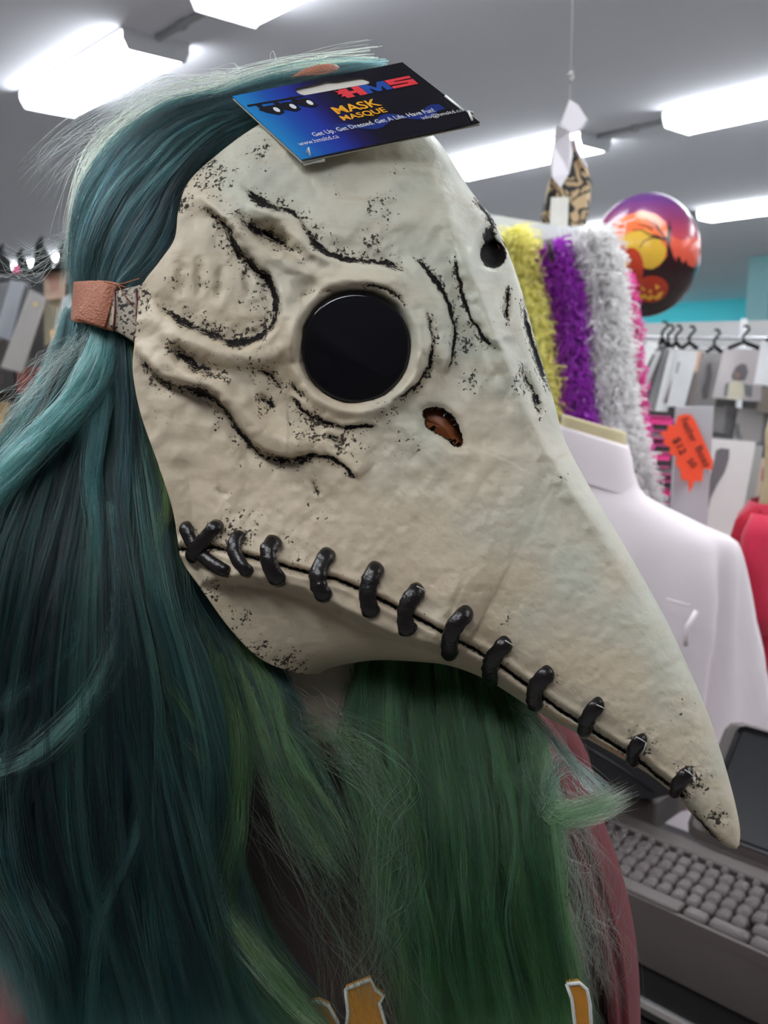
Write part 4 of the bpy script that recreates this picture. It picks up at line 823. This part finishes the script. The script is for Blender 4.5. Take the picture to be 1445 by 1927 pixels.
bpatch('print_pumpkin', [Zb(ecl(720, 850, 115, 195)), Zb(ecl(910, 1030, 155, 122))], S(190, 62, 38), .012)
for fq in ([(655, 950), (760, 920), (735, 1000), (690, 1045), (650, 1030)], [(650, 750), (705, 800), (655, 835)], [(815, 990), (830, 1035), (872, 1040)], [(945, 980), (992, 1012), (950, 1035)], [(905, 1020), (885, 1062), (922, 1062)],
     [(785, 1045), (830, 1080), (860, 1068), (880, 1095), (915, 1078), (950, 1098), (980, 1062), (1022, 1050), (1000, 1112), (962, 1130), (935, 1110), (905, 1135), (865, 1112), (825, 1118)]): bpatch('print_pumpkin_face', [Zb(fq)], S(250, 185, 70), .016)
bpatch('print_edge', [Zb([(318, 440), (340, 370), (420, 280), (520, 205), (600, 175), (560, 215), (450, 300), (390, 370), (350, 440)])], (.75, .72, .74), .008)
part('knot', M().tube([P(1180, 588, 2.9), P(1176, 598, 2.9), P(1172, 606, 2.9)], [.02, .008, .014], 10), m_black, t, True)
part('string', M().tube([P(1174, 602, 2.9), P(1173, 700, 2.9), P(1172, 900, 2.9)], .001, 5), m_rib, t)

# ------------------------------------------------------------------ notice board post with the price star
c = P(1296, 900, 2.12); t = thing('grey_display_board', 'narrow pale grey board standing behind the white shirt, price star on it', 'display board', (c[0], c[1], 0)); ztop = P(1300, 764, 2.12)[2]
part('board', M().box((c[0] + .004, c[1], ztop / 2), .084, .018, ztop - .0), mat('pale_grey_board', (.56, .56, .60), .6, var=.03), t); part('foot', M().box((c[0], c[1], .01), .2, .2, .02, bev=.005), m_black, t)
m_neon = mat('neon_orange_card', S(255, 82, 45), .6, var=.02); star = zz([(550, 975), (600, 960), (655, 965), (690, 1010), (840, 1350), (830, 1420), (760, 1410), (750, 1515), (690, 1510), (645, 1610), (635, 1510), (580, 1500), (570, 1420), (530, 1370), (540, 1310), (480, 1290), (490, 1240), (430, 1200), (445, 1160), (400, 1120), (465, 1090), (470, 1050), (530, 1050)], 1150, 560, 4.38)
t = thing('price_star', 'neon orange star-shaped price card with black handwriting', 'price tag', P(1300, 900, 2.1)); sc_ = part('star_card', plate([star], 2.078, .002), m_neon, t); m_ink = mat('black_marker', (.01, .01, .01), .5)
Zs = lambda a, b_: (1150 + a / 4.38, 560 + b_ / 4.38)
text_px('Feather', Zs(575, 1005), Zs(665, 1195), 2.074, 13, m_ink, t, bold=.01); text_px('Boas', Zs(690, 1235), Zs(775, 1400), 2.074, 13, m_ink, t, bold=.01)
text_px('$12', Zs(505, 1165), Zs(572, 1300), 2.074, 14, m_ink, t, bold=.01); text_px('50', Zs(622, 1345), Zs(672, 1410), 2.074, 12, m_ink, t, bold=.01)

# ------------------------------------------------------------------ white shirt on a dress form
m_form = mat('cream_dress_form', S(205, 190, 150), .7, var=.05); m_shirt = mat('white_shirt_cotton', (.86, .77, .80), .85, var=.04, scale=10, bump=.15)
D = 1.8; mc = P(1112, 900, D); t = thing('dress_form_with_shirt', 'cream dress form wearing a white long-sleeved shirt, behind the beak', 'mannequin', (mc[0], mc[1] + .05, 0))
def mring(cx, py, hw, dp, n=72, tilt=0, fold=0, cyo=0, skew=0, p=2.3):
    z = 1.5 - (py - 690) / 1700 * D; cxw = (cx - 722.5) / 1700 * D * 1.0; cyw = D * .99 - (py - 690) * 0 + cyo; o = []
    for a in np.linspace(0, 2 * math.pi, n, endpoint=False):
        ca, sa = math.cos(a), math.sin(a); x = hw / 1700 * D * abs(ca) ** (2 / p) * np.sign(ca); y = dp * abs(sa) ** (2 / p) * np.sign(sa)
        k = 1 + fold * (.5 * math.sin(a * 9 + py * .004) + .3 * math.sin(a * 17 + 1 + py * .009) + .25 * math.sin(a * 5 + py * .012))
        o.append((cxw + x * k, cyw + y * k, z - tilt * x - skew * y))
    return o
part('neck_cap', M().loft([mring(1120, 905, 58, .05, tilt=.25), mring(1114, 840, 57, .05, tilt=.25), mring(1112, 797, 60, .052, tilt=.28), mring(1112, 793, 56, .048, tilt=.28)]), m_form, t, True)
sh = catmull([(838, 1117, 64, .058, .30, 0), (862, 1118, 70, .062, .26, 0), (900, 1119, 84, .070, .22, 0), (930, 1118, 125, .082, .12, 0), (958, 1120, 200, .092, .12, .0), (985, 1125, 250, .10, .08, .012), (1015, 1128, 264, .108, .04, .03), (1080, 1130, 272, .118, 0, .09), (1200, 1130, 280, .122, 0, .17), (1380, 1130, 288, .125, 0, .24), (1600, 1130, 292, .13, 0, .16), (1900, 1130, 292, .13, 0, .18)], 60)
sh = [q for q in sh]
part('shirt_body', M().loft([mring(q[1], q[0], q[2], q[3], tilt=q[4], fold=q[5], n=120) for q in [(s_[0], s_[1], s_[2], s_[3], s_[4], s_[5]) for s_ in sh]], caps=False), m_shirt, t, True, 'white cotton shirt')
part('collar', M().loft([mring(1113, y_, w_, d_, tilt=tt_, n=72) for y_, w_, d_, tt_ in ((905, 88, .076, .30), (860, 74, .068, .30), (822, 66, .060, .30), (816, 63, .057, .30), (822, 60, .055, .30), (860, 64, .058, .3))], caps=False), m_shirt, t, True)
for s_ in (1, -1):
    sl = [(1118 + s_ * 205, 1035), (1118 + s_ * 232, 1080), (1118 + s_ * 246, 1160), (1118 + s_ * 256, 1300), (1118 + s_ * 260, 1500)]
    pp = [(((x - 722.5) / 1700 * D), D * .985 - .0, 1.5 - (y - 690) / 1700 * D) for x, y in sl]
    ct = catmull(np.array(pp)[:, [0, 2, 1]], 30)[:, [0, 2, 1]]; rg_ = np.linspace(.038, .048, 30) * (1 + .05 * np.sin(np.arange(30) * .9))
    part('sleeve', M().tube(ct, rg_, 20), m_shirt, t, True)
pk = M(); pk.tube([P(1255, 1128, 1.64), P(1297, 1140, 1.64)], .0022, 6).tube([P(1310, 1150, 1.645), P(1292, 1180, 1.64), P(1290, 1215, 1.645)], .004, 6)
part('pocket_seam', pk, m_shirt, t, True); part('stand', M().box((mc[0], D, .45), .04, .04, .9), m_black, t); part('stand_base', M().box((mc[0], D, .015), .34, .34, .03, bev=.01), m_black, t)

# ------------------------------------------------------------------ red dress at the right edge
D = 2.05; m_reddress = mat('crimson_dress_cloth', S(200, 25, 65), .8, var=.12, scale=12, sheen=.3); rc = P(1500, 1000, D); t = thing('dress_form_with_dress', 'cream dress form in a bright crimson dress cut by the right edge of the photo', 'mannequin', (rc[0], rc[1], 0))
part('torso', M().loft([mring(1478, 1240, 70, .08), mring(1485, 1000, 60, .07), mring(1492, 900, 52, .055), mring(1496, 850, 58, .055), mring(1500, 810, 64, .055), mring(1502, 780, 60, .05), mring(1504, 768, 40, .04)]), m_form, t, True)
part('bodice', M().loft([mring(1500, 1500, 100, .12, fold=.05), mring(1498, 1300, 86, .11, fold=.03), mring(1492, 1195, 80, .11, fold=.02), mring(1488, 1120, 95, .12, fold=.02), mring(1488, 1040, 98, .12, fold=.015), mring(1488, 970, 90, .10), mring(1490, 940, 72, .08)], caps=False), m_reddress, t, True, 'crimson dress cloth')
m_crim = mat('deep_crimson_ruffle', S(165, 10, 40), .85, var=.3, scale=40, bump=.4); sl = M(); pts = [(1425, 958), (1402, 985), (1392, 1030), (1392, 1080), (1400, 1120)]
sl.tube([P(x, y, D - .06) for x, y in pts], [.012, .022, .026, .026, .018], 14); part('sleeve_ruffle', sl, m_crim, t, True)
sl = M().tube([P(x, y, D - .1) for x, y in [(1438, 970), (1432, 1010), (1428, 1080), (1434, 1150), (1444, 1190)]], [.03, .045, .05, .045, .035], 16, flat=.7); part('puff_sleeve', sl, m_reddress, t, True)
part('stand', M().box((rc[0], rc[1], .4), .04, .04, .8), m_black, t)

# ------------------------------------------------------------------ costume packets
m_hang = mat('matt_black_hanger', (.01, .01, .01), .8, spec=.1)
m_sleeve = mat('clear_sleeve', (.78, .78, .8), .12, var=.1, scale=18, bump=.5, alpha=.08, coat=.2, bscale=25)
def pack(label, q, d, col, pics=(), hanger=True, group='costume packets on the rack at the right', name='costume_packet', gloss=True, th=.012):
    """q: TL, TR, BR, BL in the image; entries may carry their own distance"""
    cen = np.mean([p[:2] for p in q], 0); t = thing(name, label, 'costume packet', P(cen[0], max(p[1] for p in q), d), group)
    q = [(*p[:2], p[2] if len(p) > 2 else d) for p in q]
    part('insert_card', plate([q], d, th), mat('insert_' + str(len(bpy.data.materials)), col, .35, var=.12, scale=14, coat=0), t)
    if gloss:
        g = [(cen[0] + (x - cen[0]) * 1.06, cen[1] + (y - cen[1]) * 1.05, dd - .006) for x, y, dd in q]; part('clear_sleeve', plate([g], d, .0015), m_sleeve, t)
    for nm, pl, cc in pics: part(nm, plate([pl], d - .0025, .0015), mat('print_' + str(len(bpy.data.materials)), cc, .4, var=.1, scale=20), t)
    if hanger:
        x = (q[0][0] + q[1][0]) / 2; y = (q[0][1] + q[1][1]) / 2; s_ = 1700 / d
        w_ = abs(q[1][0] - q[0][0]) * .42
        h = M().tube([P(x - w_, y - 2, d), P(x - w_ * .4, y - 9, d), P(x, y - 14, d), P(x + w_ * .4, y - 9, d), P(x + w_, y - 2, d)], .009, 6)
        h.tube([P(x, y - 13, d), P(x, y - 25, d), P(x + 6, y - 32, d), P(x + 11, y - 37, d), P(x + 8, y - 44, d), P(x + 1, y - 44, d)], .006, 6); part('hanger', h, m_hang, t, True)
    return t
# white wall panel and rods of the rack at the right
D = 4.3; a_ = P(1170, 600, D); t = thing('wall_rack_panel', 'white slotted panel with rods that carries the costume packets at the right', 'rack', [P(1330, 700, 4.45)[0], P(1330, 700, 4.45)[1], 0])
def upright(px0, px1, ytop, d0, d1, z0, th=.03):
    A = P(px0, ytop[0], d0); B = P(px1, ytop[1], d1); X = B - A; X[2] = 0; w_ = np.linalg.norm(X); X /= w_; Yn = np.cross(Z3, X); A2 = np.array([A[0], A[1], z0]); B2 = np.array([B[0], B[1], z0])
    v = [A2, B2, B, A]; v = v + [q + Yn * th for q in v]; return M().add(v, [(0, 1, 2, 3), (7, 6, 5, 4), (0, 4, 5, 1), (1, 5, 6, 2), (2, 6, 7, 3), (3, 7, 4, 0)])
part('panel', upright(1150, 1700, (610, 596), 4.45, 4.5, .1), mat('white_panel', (.62, .62, .62), .6, var=.05), t)
part('gap_shade_panel', upright(1150, 1700, (668, 660), 4.42, 4.47, .1), mat('dark_gap_shade', (.05, .045, .045), .7, var=.3), t)  # dark sheet added, puts the shade in the gaps between packets into colour
for yy, dd in ((634, 4.28), (655, 4.2)): part('rod', M().tube([P(1180, yy, dd), P(1700, yy + 6, dd)], .008, 8), m_chrome, t, True)
for x in (1400,): part('upright', M().tube([P(x, 600, 4.4), np.array([P(x, 600, 4.4)[0], P(x, 600, 4.4)[1], .0])], .015, 8), m_whitemetal, t, True)
DK = (.04, .035, .035); GY = (.30, .29, .30); WH = (.72, .72, .72)
pack('glaring white edge-on packet beside the balloon', [(1222, 642), (1238, 645), (1212, 700), (1196, 695)], 4.0, (.9, .9, .9), hanger=False)
pack('black edge-on packet right of the glaring white one', [(1240, 648), (1252, 652), (1205, 790), (1192, 782)], 4.05, DK)
pack('grey edge-on packet among the dark ones', [(1236, 660), (1244, 662), (1212, 742), (1203, 740)], 3.98, (.5, .5, .5), hanger=False)
pack('dark grey tilted packet left of the white ones', [(1252, 655), (1262, 657), (1230, 775), (1216, 772)], 4.02, GY)
pack('slim black tilted packet touching the white ones', [(1258, 660), (1266, 662), (1243, 780), (1232, 778)], 4.0, DK, hanger=False)
pack('white tilted packet with a small dark picture', [(1262, 656), (1282, 658), (1252, 790), (1230, 786)], 3.95, WH, [('picture', [(1266, 708), (1274, 710), (1258, 760), (1248, 758)], S(110, 70, 80))], hanger=True)
pack('widest white tilted packet with a peach edge', [(1278, 657), (1316, 660), (1288, 765), (1256, 764)], 3.9, WH, [('peach_edge', [(1313, 661), (1320, 661), (1312, 700), (1307, 700)], S(225, 180, 150)), ('picture', [(1276, 680), (1280, 682), (1274, 704), (1271, 700)], (.25, .24, .24))])
pack('brown edge-on packet behind the white one', [(1318, 662), (1326, 664), (1306, 765), (1292, 765)], 3.96, S(95, 70, 62), hanger=False)
pack('grey packet showing dark stockinged legs', [(1326, 664), (1362, 666), (1345, 765), (1306, 763)], 4.0, S(150, 146, 144), [('leg_picture', [(1330, 685), (1338, 683), (1340, 705), (1332, 750), (1322, 752), (1320, 735), (1328, 710)], S(70, 58, 55))])
pack('wide packet with a picture of a dark-haired person in a cream top', [(1364, 655), (1434, 660), (1432, 755), (1342, 748)], 3.85, S(190, 180, 180),
     [('hair_picture', [(1385, 690), (1395, 684), (1404, 686), (1408, 700), (1402, 716), (1380, 716), (1376, 708)], S(70, 60, 62)), ('face_picture', [(1381, 700), (1390, 697), (1393, 706), (1388, 717), (1382, 714)], S(205, 125, 95)), ('top_picture', [(1372, 722), (1384, 716), (1398, 722), (1400, 745), (1392, 753), (1366, 750)], S(215, 208, 180)), ('sleeve_picture', [(1362, 745), (1364, 722), (1374, 720), (1368, 748)], S(90, 92, 90)), ('arm_picture', [(1400, 722), (1416, 726), (1414, 748), (1402, 744)], S(90, 92, 92))])
pack('glossy white packet at the right edge, upper row', [(1436, 640), (1500, 645), (1500, 735), (1420, 722)], 3.7, (.8, .8, .82), gloss=True)
pack('tan striped packet at the right edge, lower', [(1432, 728), (1500, 728), (1500, 780), (1424, 775)], 3.92, S(150, 130, 110))
# second, darker tier
pack('dark brown packet under the wide packet, left', [(1344, 765), (1366, 767), (1362, 815), (1336, 812)], 3.95, S(85, 75, 70), hanger=False)
pack('near-black packet under the wide packet', [(1366, 764), (1392, 768), (1386, 820), (1356, 816)], 3.97, S(50, 42, 44), hanger=False)
pack('grey packet with a black outline figure, lower tier', [(1390, 768), (1438, 772), (1430, 832), (1380, 828)], 3.93, S(125, 118, 112), [('figure_picture', [(1382, 800), (1390, 796), (1392, 815), (1398, 826), (1390, 830), (1384, 820)], (.02, .02, .02))], hanger=False)
pack('smoky packet at the right edge, lower tier', [(1432, 770), (1500, 775), (1500, 835), (1424, 830)], 3.96, S(80, 70, 70), hanger=False)
# nearer packets
t = pack('large white packet with one dark stockinged leg on it', [(1330, 824), (1422, 832), (1380, 1060), (1290, 1040)], 2.45, (.74, .72, .70), [('leg_picture', zz([(865, 1260), (905, 1240), (975, 1250), (970, 1330), (935, 1440), (880, 1530), (820, 1650), (790, 1780), (765, 1775), (785, 1700), (800, 1600), (815, 1480), (850, 1350)], 1150, 560, 4.38), S(72, 62, 68))], hanger=False, group='packets beside the price star')
pack('pale grey packet tucked behind the large white one', [(1424, 838), (1436, 840), (1404, 1040), (1388, 1035)], 2.5, S(150, 150, 145), hanger=False, group='packets beside the price star')
pack('beige packet with a rusty print behind the crimson dress', [(1426, 862), (1480, 864), (1480, 1000), (1408, 990)], 2.55, S(200, 175, 150), [('rust_picture', [(1434, 880), (1441, 880), (1443, 905), (1432, 905)], S(165, 95, 85)), ('violet_picture', [(1424, 935), (1445, 918), (1445, 928), (1426, 944)], S(165, 130, 175))], hanger=False, group='packets beside the price star')
# stack of thin packets with pink edges
for i in range(13):
    y = 772 + i * 13.5; colr_ = [DK, S(225, 60, 140), (.05, .04, .05), S(120, 115, 118), S(100, 20, 65)][i % 5]; w2 = 3 * math.sin(i * 1.7)
    where = 'topmost' if i == 0 else ('lowest' if i == 12 else None)
    cn = ['black', 'pink', 'near-black', 'grey', 'plum'][i % 5]; od = ['upper', 'middle', 'lower'][min(2, i // 5)]
    t = thing('stocking_packet', f'thin {cn} packet, ' + (where or od + ' part') + ' of the stack beside the white boa', 'packet', P(1235, y + 12, 2.6), 'stack of thin packets with pink edges')
    part('packet', plate([[(1196 + w2, y), (1266 + w2, y + 3), (1262 + w2, y + 12), (1194 + w2, y + 9)]], 2.62, .16), mat('thin_packet', colr_, .35, var=.3, scale=60), t)
    part('edge_label', plate([[(1200 + w2, y + 9), (1262 + w2, y + 12), (1262 + w2, y + 14), (1200 + w2, y + 11)]], 2.615, .02), mat('pink_edge', S(235, 90, 160), .4), t)
c = P(1240, 950, 2.7); tag(part('packet_stand', M().box((c[0], c[1] + .02, c[2] / 2), .14, .16, c[2]), m_black), 'black stand under the thin pink-edged packets', 'stand')

# ------------------------------------------------------------------ rack at the left edge
t = thing('left_rack', 'chrome rail and dark back panel that carry the packets at the left edge', 'rack', [P(40, 700, 3.3)[0], P(40, 700, 3.3)[1], 0])
part('back_panel', upright(-300, 420, (560, 540), 3.6, 3.6, .1), mat('dark_panel', (.06, .05, .045), .7), t)
part('rod', M().tube([P(-200, 536, 3.2), P(60, 512, 3.2), P(320, 490, 3.2)], .01, 8), m_whitemetal, t, True)
part('lower_shelf', plate([[(-200, 834), (320, 832), (320, 840), (-200, 842)]], 3.05, .3), mat('lower_shelf_edge', (.3, .25, .22), .5), t)
sf = P(-200, 748, 3.2); sf2 = P(320, 742, 3.2); part('shelf', plate([[(-200, 742), (320, 738), (320, 746), (-200, 750)]], 3.15, .35), mat('shelf_edge', (.3, .25, .22), .5), t)
LP_ = 'costume packets at the left edge'
def lp(label, q, d, col, pics=()): pack(label, q, d, col, pics, hanger=False, group=LP_)
lp('crumpled grey packet at the far left edge', [(-40, 545), (18, 530), (0, 640), (-60, 650)], 3.1, S(70, 72, 78))
lp('silvery tilted packet left of the black one', [(20, 528), (46, 532), (18, 640), (-10, 630)], 3.05, S(150, 155, 165))
lp('black tilted packet between silvery ones', [(40, 530), (56, 534), (34, 650), (14, 645)], 3.12, (.02, .02, .025))
lp('long silvery tilted packet reaching down to the shelf', [(56, 545), (86, 560), (40, 700), (2, 690)], 3.0, S(165, 158, 152), [('gold_print', [(62, 568), (70, 568), (70, 577), (62, 577)], S(220, 190, 120))])
lp('packet with an orange face picture behind the hair', [(82, 512), (124, 508), (118, 560), (84, 565)], 3.1, S(205, 160, 125), [('orange_picture', [(90, 520), (112, 518), (110, 545), (96, 548)], S(190, 115, 70))])
lp('olive packet below the orange picture', [(82, 560), (118, 556), (104, 640), (84, 650)], 3.14, S(150, 138, 95))
lp('dark packet above the shelf', [(58, 640), (84, 620), (82, 700), (40, 715)], 3.18, S(40, 34, 32))
lp('pearly tilted packet with tiny glints beside the copper strap', [(118, 560), (150, 545), (130, 680), (84, 690)], 3.0, S(205, 200, 205), [('glint_print', [(94, 622), (108, 618), (112, 634), (96, 640)], S(245, 190, 140))])
lp('brightest white packet at the copper strap', [(128, 590), (170, 580), (170, 640), (112, 660)], 2.9, (.9, .9, .9))
for lab, q, cc in (('plain dark box on the left shelf', [(-30, 690), (26, 688), (28, 740), (-30, 741)], S(38, 30, 30)), ('rusty red box on the left shelf', [(30, 694), (72, 690), (72, 739), (32, 740)], S(130, 70, 60)), ('brown box hidden by loose hair', [(74, 700), (100, 700), (100, 738), (74, 739)], S(95, 75, 60)),
                   ('golden box below the left shelf', [(-30, 758), (18, 756), (16, 830), (-30, 832)], S(160, 130, 80)), ('smoky brown box below the left shelf', [(20, 756), (48, 756), (48, 830), (18, 830)], S(70, 58, 50))):
    b0 = thing('carton', lab, 'box', P(q[2][0], q[2][1], 3.15), 'boxes at the left edge'); part('carton_body', plate([q], 3.1, .12), mat('carton_' + str(len(bpy.data.materials)), cc, .5, var=.4, scale=20), b0)
    x0, x1 = q[0][0], q[1][0]; y0, y1 = q[0][1], q[2][1]; part('carton_label', plate([[(x0 + (x1 - x0) * .25, y0 + (y1 - y0) * .3), (x0 + (x1 - x0) * .7, y0 + (y1 - y0) * .3), (x0 + (x1 - x0) * .7, y0 + (y1 - y0) * .6), (x0 + (x1 - x0) * .25, y0 + (y1 - y0) * .6)]], 3.097, .003), mat('carton_label_' + str(len(bpy.data.materials)), tuple(min(1, v * 1.8) for v in cc), .5), b0)
m_hat = mat('black_felt', (.012, .012, .014), .9, var=.3)
for lab, x, y, s_ in (('black pointed hat at the far left edge', 6, 514, 54), ('black pointed hat beside the copper strap, tallest', 80, 510, 64), ('small black pointed hat near the hair', 122, 508, 56), ('low black pointed hat between its neighbours', 42, 514, 46)):
    bw = P(x, y, 3.1); h_ = s_ / 1700 * 3.1; w_ = h_ * .6; t = thing('witch_hat', lab, 'hat', bw, 'black hats on top of the left rack')
    part('brim', M().loft([[bw + np.array([rr_ * math.cos(q), rr_ * math.sin(q), zz_]) for q in np.linspace(0, 2 * math.pi, 20, endpoint=False)] for rr_, zz_ in ((w_ * .95, 0), (w_ * .6, .006), (w_ * .55, .012))]), m_hat, t, True)
    part('cone', M().loft([[bw + np.array([rr_ * math.cos(q) + lx, rr_ * math.sin(q), zz_]) for q in np.linspace(0, 2 * math.pi, 16, endpoint=False)] for rr_, zz_, lx in ((w_ * .52, .008, 0), (w_ * .38, h_ * .4, .004), (w_ * .2, h_ * .75, -.006), (.004, h_, .006))]), m_hat, t, True)
t = thing('pink_tag', 'small pink tag between the black hats', 'tag', P(34, 514, 3.0)); part('tag_card', plate([[(22, 500), (34, 498), (38, 512), (26, 514)]], 2.98, .004), mat('pink_card', S(235, 60, 130), .5), t)

# ------------------------------------------------------------------ cash register with its keyboard
ZK = 1.5 - .64; KX = np.array([.7071, -.7071, 0]); KY = np.array([.7071, .7071, 0]); KO = PZ(1162, 1669, ZK)
def K(x, y, z=0): return KO + KX * x + KY * y + Z3 * z
m_reg = mat('grey_register_plastic', S(88, 80, 78), .5, var=.05, scale=20, bump=.1); m_key = mat('grey_key_plastic', S(88, 80, 80), .38, var=.05)
t = thing('cash_register', 'dark grey cash register keyboard on the black counter under the beak', 'cash register', K(.25, .1, -.075))
hs = M(); X0, X1, Y1 = -.35, .55, .165
hs.box(K((X0 + X1) / 2, Y1 / 2, -.052), X1 - X0, Y1, .074, X=KX, Y=KY, bev=.004)
hs.box(K((X0 + X1) / 2, .0025, -.010), X1 - X0, .005, .016, X=KX, Y=KY); hs.box(K((X0 + .078) / 2 - .0, .0145, -.006), .078 - X0, .023, .016, X=KX, Y=KY, bev=.003)
hs.box(K((X0 + X1) / 2, .149, -.006), X1 - X0, .032, .022, X=KX, Y=KY, bev=.004)
part('housing', hs, m_reg, t, label='thick grey keyboard housing')
kp = .0189
def keymesh(wk, dk):
    k = M(); top = []
    hx, hy = wk / 2 - .0007, dk / 2 - .0007
    def rg(a, b_, z, cv=0): return [(sx_ * a * q1, sy_ * b_ * q2, z) for sx_, sy_, q1, q2 in ((1, 1, 1, .75), (1, 1, .75, 1), (-1, 1, .75, 1), (-1, 1, 1, .75), (-1, -1, 1, .75), (-1, -1, .75, -1 * -1), (1, -1, .75, 1), (1, -1, 1, .75))]
    k.loft([rg(hx, hy, -.010), rg(hx, hy, -.006), rg(hx - .0022, hy - .0022, .0005), rg(hx - .005, hy - .005, -.0006)])
    v = np.concatenate(k.v); R_ = np.stack([KX, KY, Z3], 0); me_ = bpy.data.meshes.new('key'); me_.from_pydata((v @ R_).tolist(), [], k.f); me_.polygons.foreach_set('use_smooth', [True] * len(me_.polygons)); me_.materials.append(m_key); return me_
k1 = keymesh(kp, .0212); k2 = keymesh(.030, .020); k3 = keymesh(.048, .020); kf = keymesh(kp * .62, kp * .55)
def key(me_, x, y, z=.002): link('key', me_, None, t, K(x, y, z) - ORG[t.name])
for x, mk in ((.096, k2), (.136, k3), (.176, k2), (.207, k2)): key(mk, x, .016)
for x in np.arange(.236, .5, .0195): key(k1, float(x), .016)
for r_, (y, ph, x0, x1) in enumerate(((.0405, .004, -.15, .145), (.0625, .0, -.15, .5), (.0850, .0, -.15, .5), (.1070, .015, -.15, .5))):
    for c_ in range(-10, 28):
        x = ph + c_ * .0191
        if x0 < x < x1: key(k1, x, y, .002 + r_ * .0012)
key(k2, .168, .0405); key(k2, .2, .0405)
for c_ in range(-7, 22): key(kf, -.001 + c_ * .0205, .1235, .0075)
# tilted display
A = K(.0, .172, .004); 
dsp = thing('display_screen', 'dark tilted screen in a grey frame behind the tip of the beak', 'screen', A)
pxT = (1372, 1352); best = None
for ly in np.arange(.0, .4, .004):
    for hz_ in np.arange(.02, .4, .004):
        q = A + KY * ly + Z3 * hz_ - CAM; dpt = q @ FW; u_ = 722.5 + (q @ RT) / dpt * FPX; v_ = 963.5 - (q @ UP) / dpt * FPX; e_ = (u_ - pxT[0]) ** 2 + (v_ - pxT[1]) ** 2
        if best is None or e_ < best[0]: best = (e_, ly, hz_)
_, ly, hz_ = best; Yd = KY * ly + Z3 * hz_; hl = np.linalg.norm(Yd); Yd /= hl; Nd = np.cross(KX, Yd)
fr = M().box(A + KX * .20 + Yd * hl / 2, .40, hl, .022, X=KX, Y=Yd, Z=Nd, bev=.018); part('frame', fr, m_reg, dsp)
part('screen', M().box(A + KX * .21 + Yd * hl / 2 + Nd * .0115, .375, hl - .02, .003, X=KX, Y=Yd, Z=Nd, bev=.012), mat('dark_screen_glass', S(20, 19, 24), .35, var=.05), dsp)
# second grey device left of it
gd = thing('card_terminal', 'grey desktop terminal body seen between the hair and the beak', 'terminal', K(-.16, .21, 0))
part('body', M().box(K(-.17, .235, .005), .24, .11, .05, X=KX, Y=KY, bev=.008), m_reg, gd); part('top_panel', M().box(K(-.17, .235, .033), .20, .07, .006, X=KX, Y=KY, bev=.003), mat('grey_panel', S(140, 130, 132), .5), gd)
bb = thing('black_bag', 'black bag lying behind the lower edge of the beak', 'bag', P(1170, 1500, 1.32)); 
part('bag_body', plate([[(1050, 1372), (1100, 1385), (1180, 1420), (1260, 1470), (1285, 1490), (1230, 1503), (1160, 1500), (1110, 1470), (1065, 1410)]], 1.25, .10), mat('black_nylon', (.012, .011, .013), .6, var=.3, scale=40), bb)
part('bag_seam', M().tube([P(1095, 1400, 1.248), P(1160, 1440, 1.246), P(1230, 1490, 1.248)], .0015, 6), m_black, bb, True)
pc = thing('pink_cloth', 'folded pale pink cloth between the keyboard and the white shirt', 'cloth', P(1200, 1540, 1.38)); cl = M(); nx, ny = 24, 10; vv = []
for j in range(ny):
    for i in range(nx): vv.append(P(1100 + i * 12, 1466 + j * 7 + 3 * math.sin(i * .8 + j * .5), 1.38 + .01 * math.sin(i * 1.1 + j * .7)))
cl.add(vv, [(j * nx + i, j * nx + i + 1, (j + 1) * nx + i + 1, (j + 1) * nx + i) for j in range(ny - 1) for i in range(nx - 1)]); cl.add([v_ + FW * .01 for v_ in vv], [(j * nx + i, (j + 1) * nx + i, (j + 1) * nx + i + 1, j * nx + i + 1) for j in range(ny - 1) for i in range(nx - 1)])
part('folded_cloth', cl, mat('pale_pink_cloth', S(200, 165, 180), .8, var=.1), pc, True)
# counter
m_ctr = mat('black_counter', (.012, .011, .011), .35, var=.2); t = thing('sales_counter', 'black sales counter with a silver edge strip under the keyboard', 'counter', [K(.1, .2)[0], K(.1, .2)[1], 0]); zc = -.090
part('top', M().box(K(.2, .15, zc - .012), 1.6, .40, .024, X=KX, Y=KY, bev=.003), m_ctr, t, label='black counter top')
part('edge_strip', M().box(K(.2, -.052, zc - .006), 1.6, .004, .008, X=KX, Y=KY), mat('silver_strip', (.45, .42, .41), .3, metal=.7), t)
part('cabinet', M().box(K(.2, .15, (zc - .03 - ZK) / 2 - .012), 1.55, .36, ZK + zc - .035, X=KX, Y=KY), m_ctr, t)
part('lower_ledge', M().box(K(.2, -.02, zc - .055), 1.55, .045, .014, X=KX, Y=KY, bev=.002), mat('worn_black_ledge', (.03, .026, .025), .4, var=.3), t)
part('drawer_front', M().box(K(.2, -.018, zc - .16), 1.5, .02, .16, X=KX, Y=KY, bev=.003), m_ctr, t)
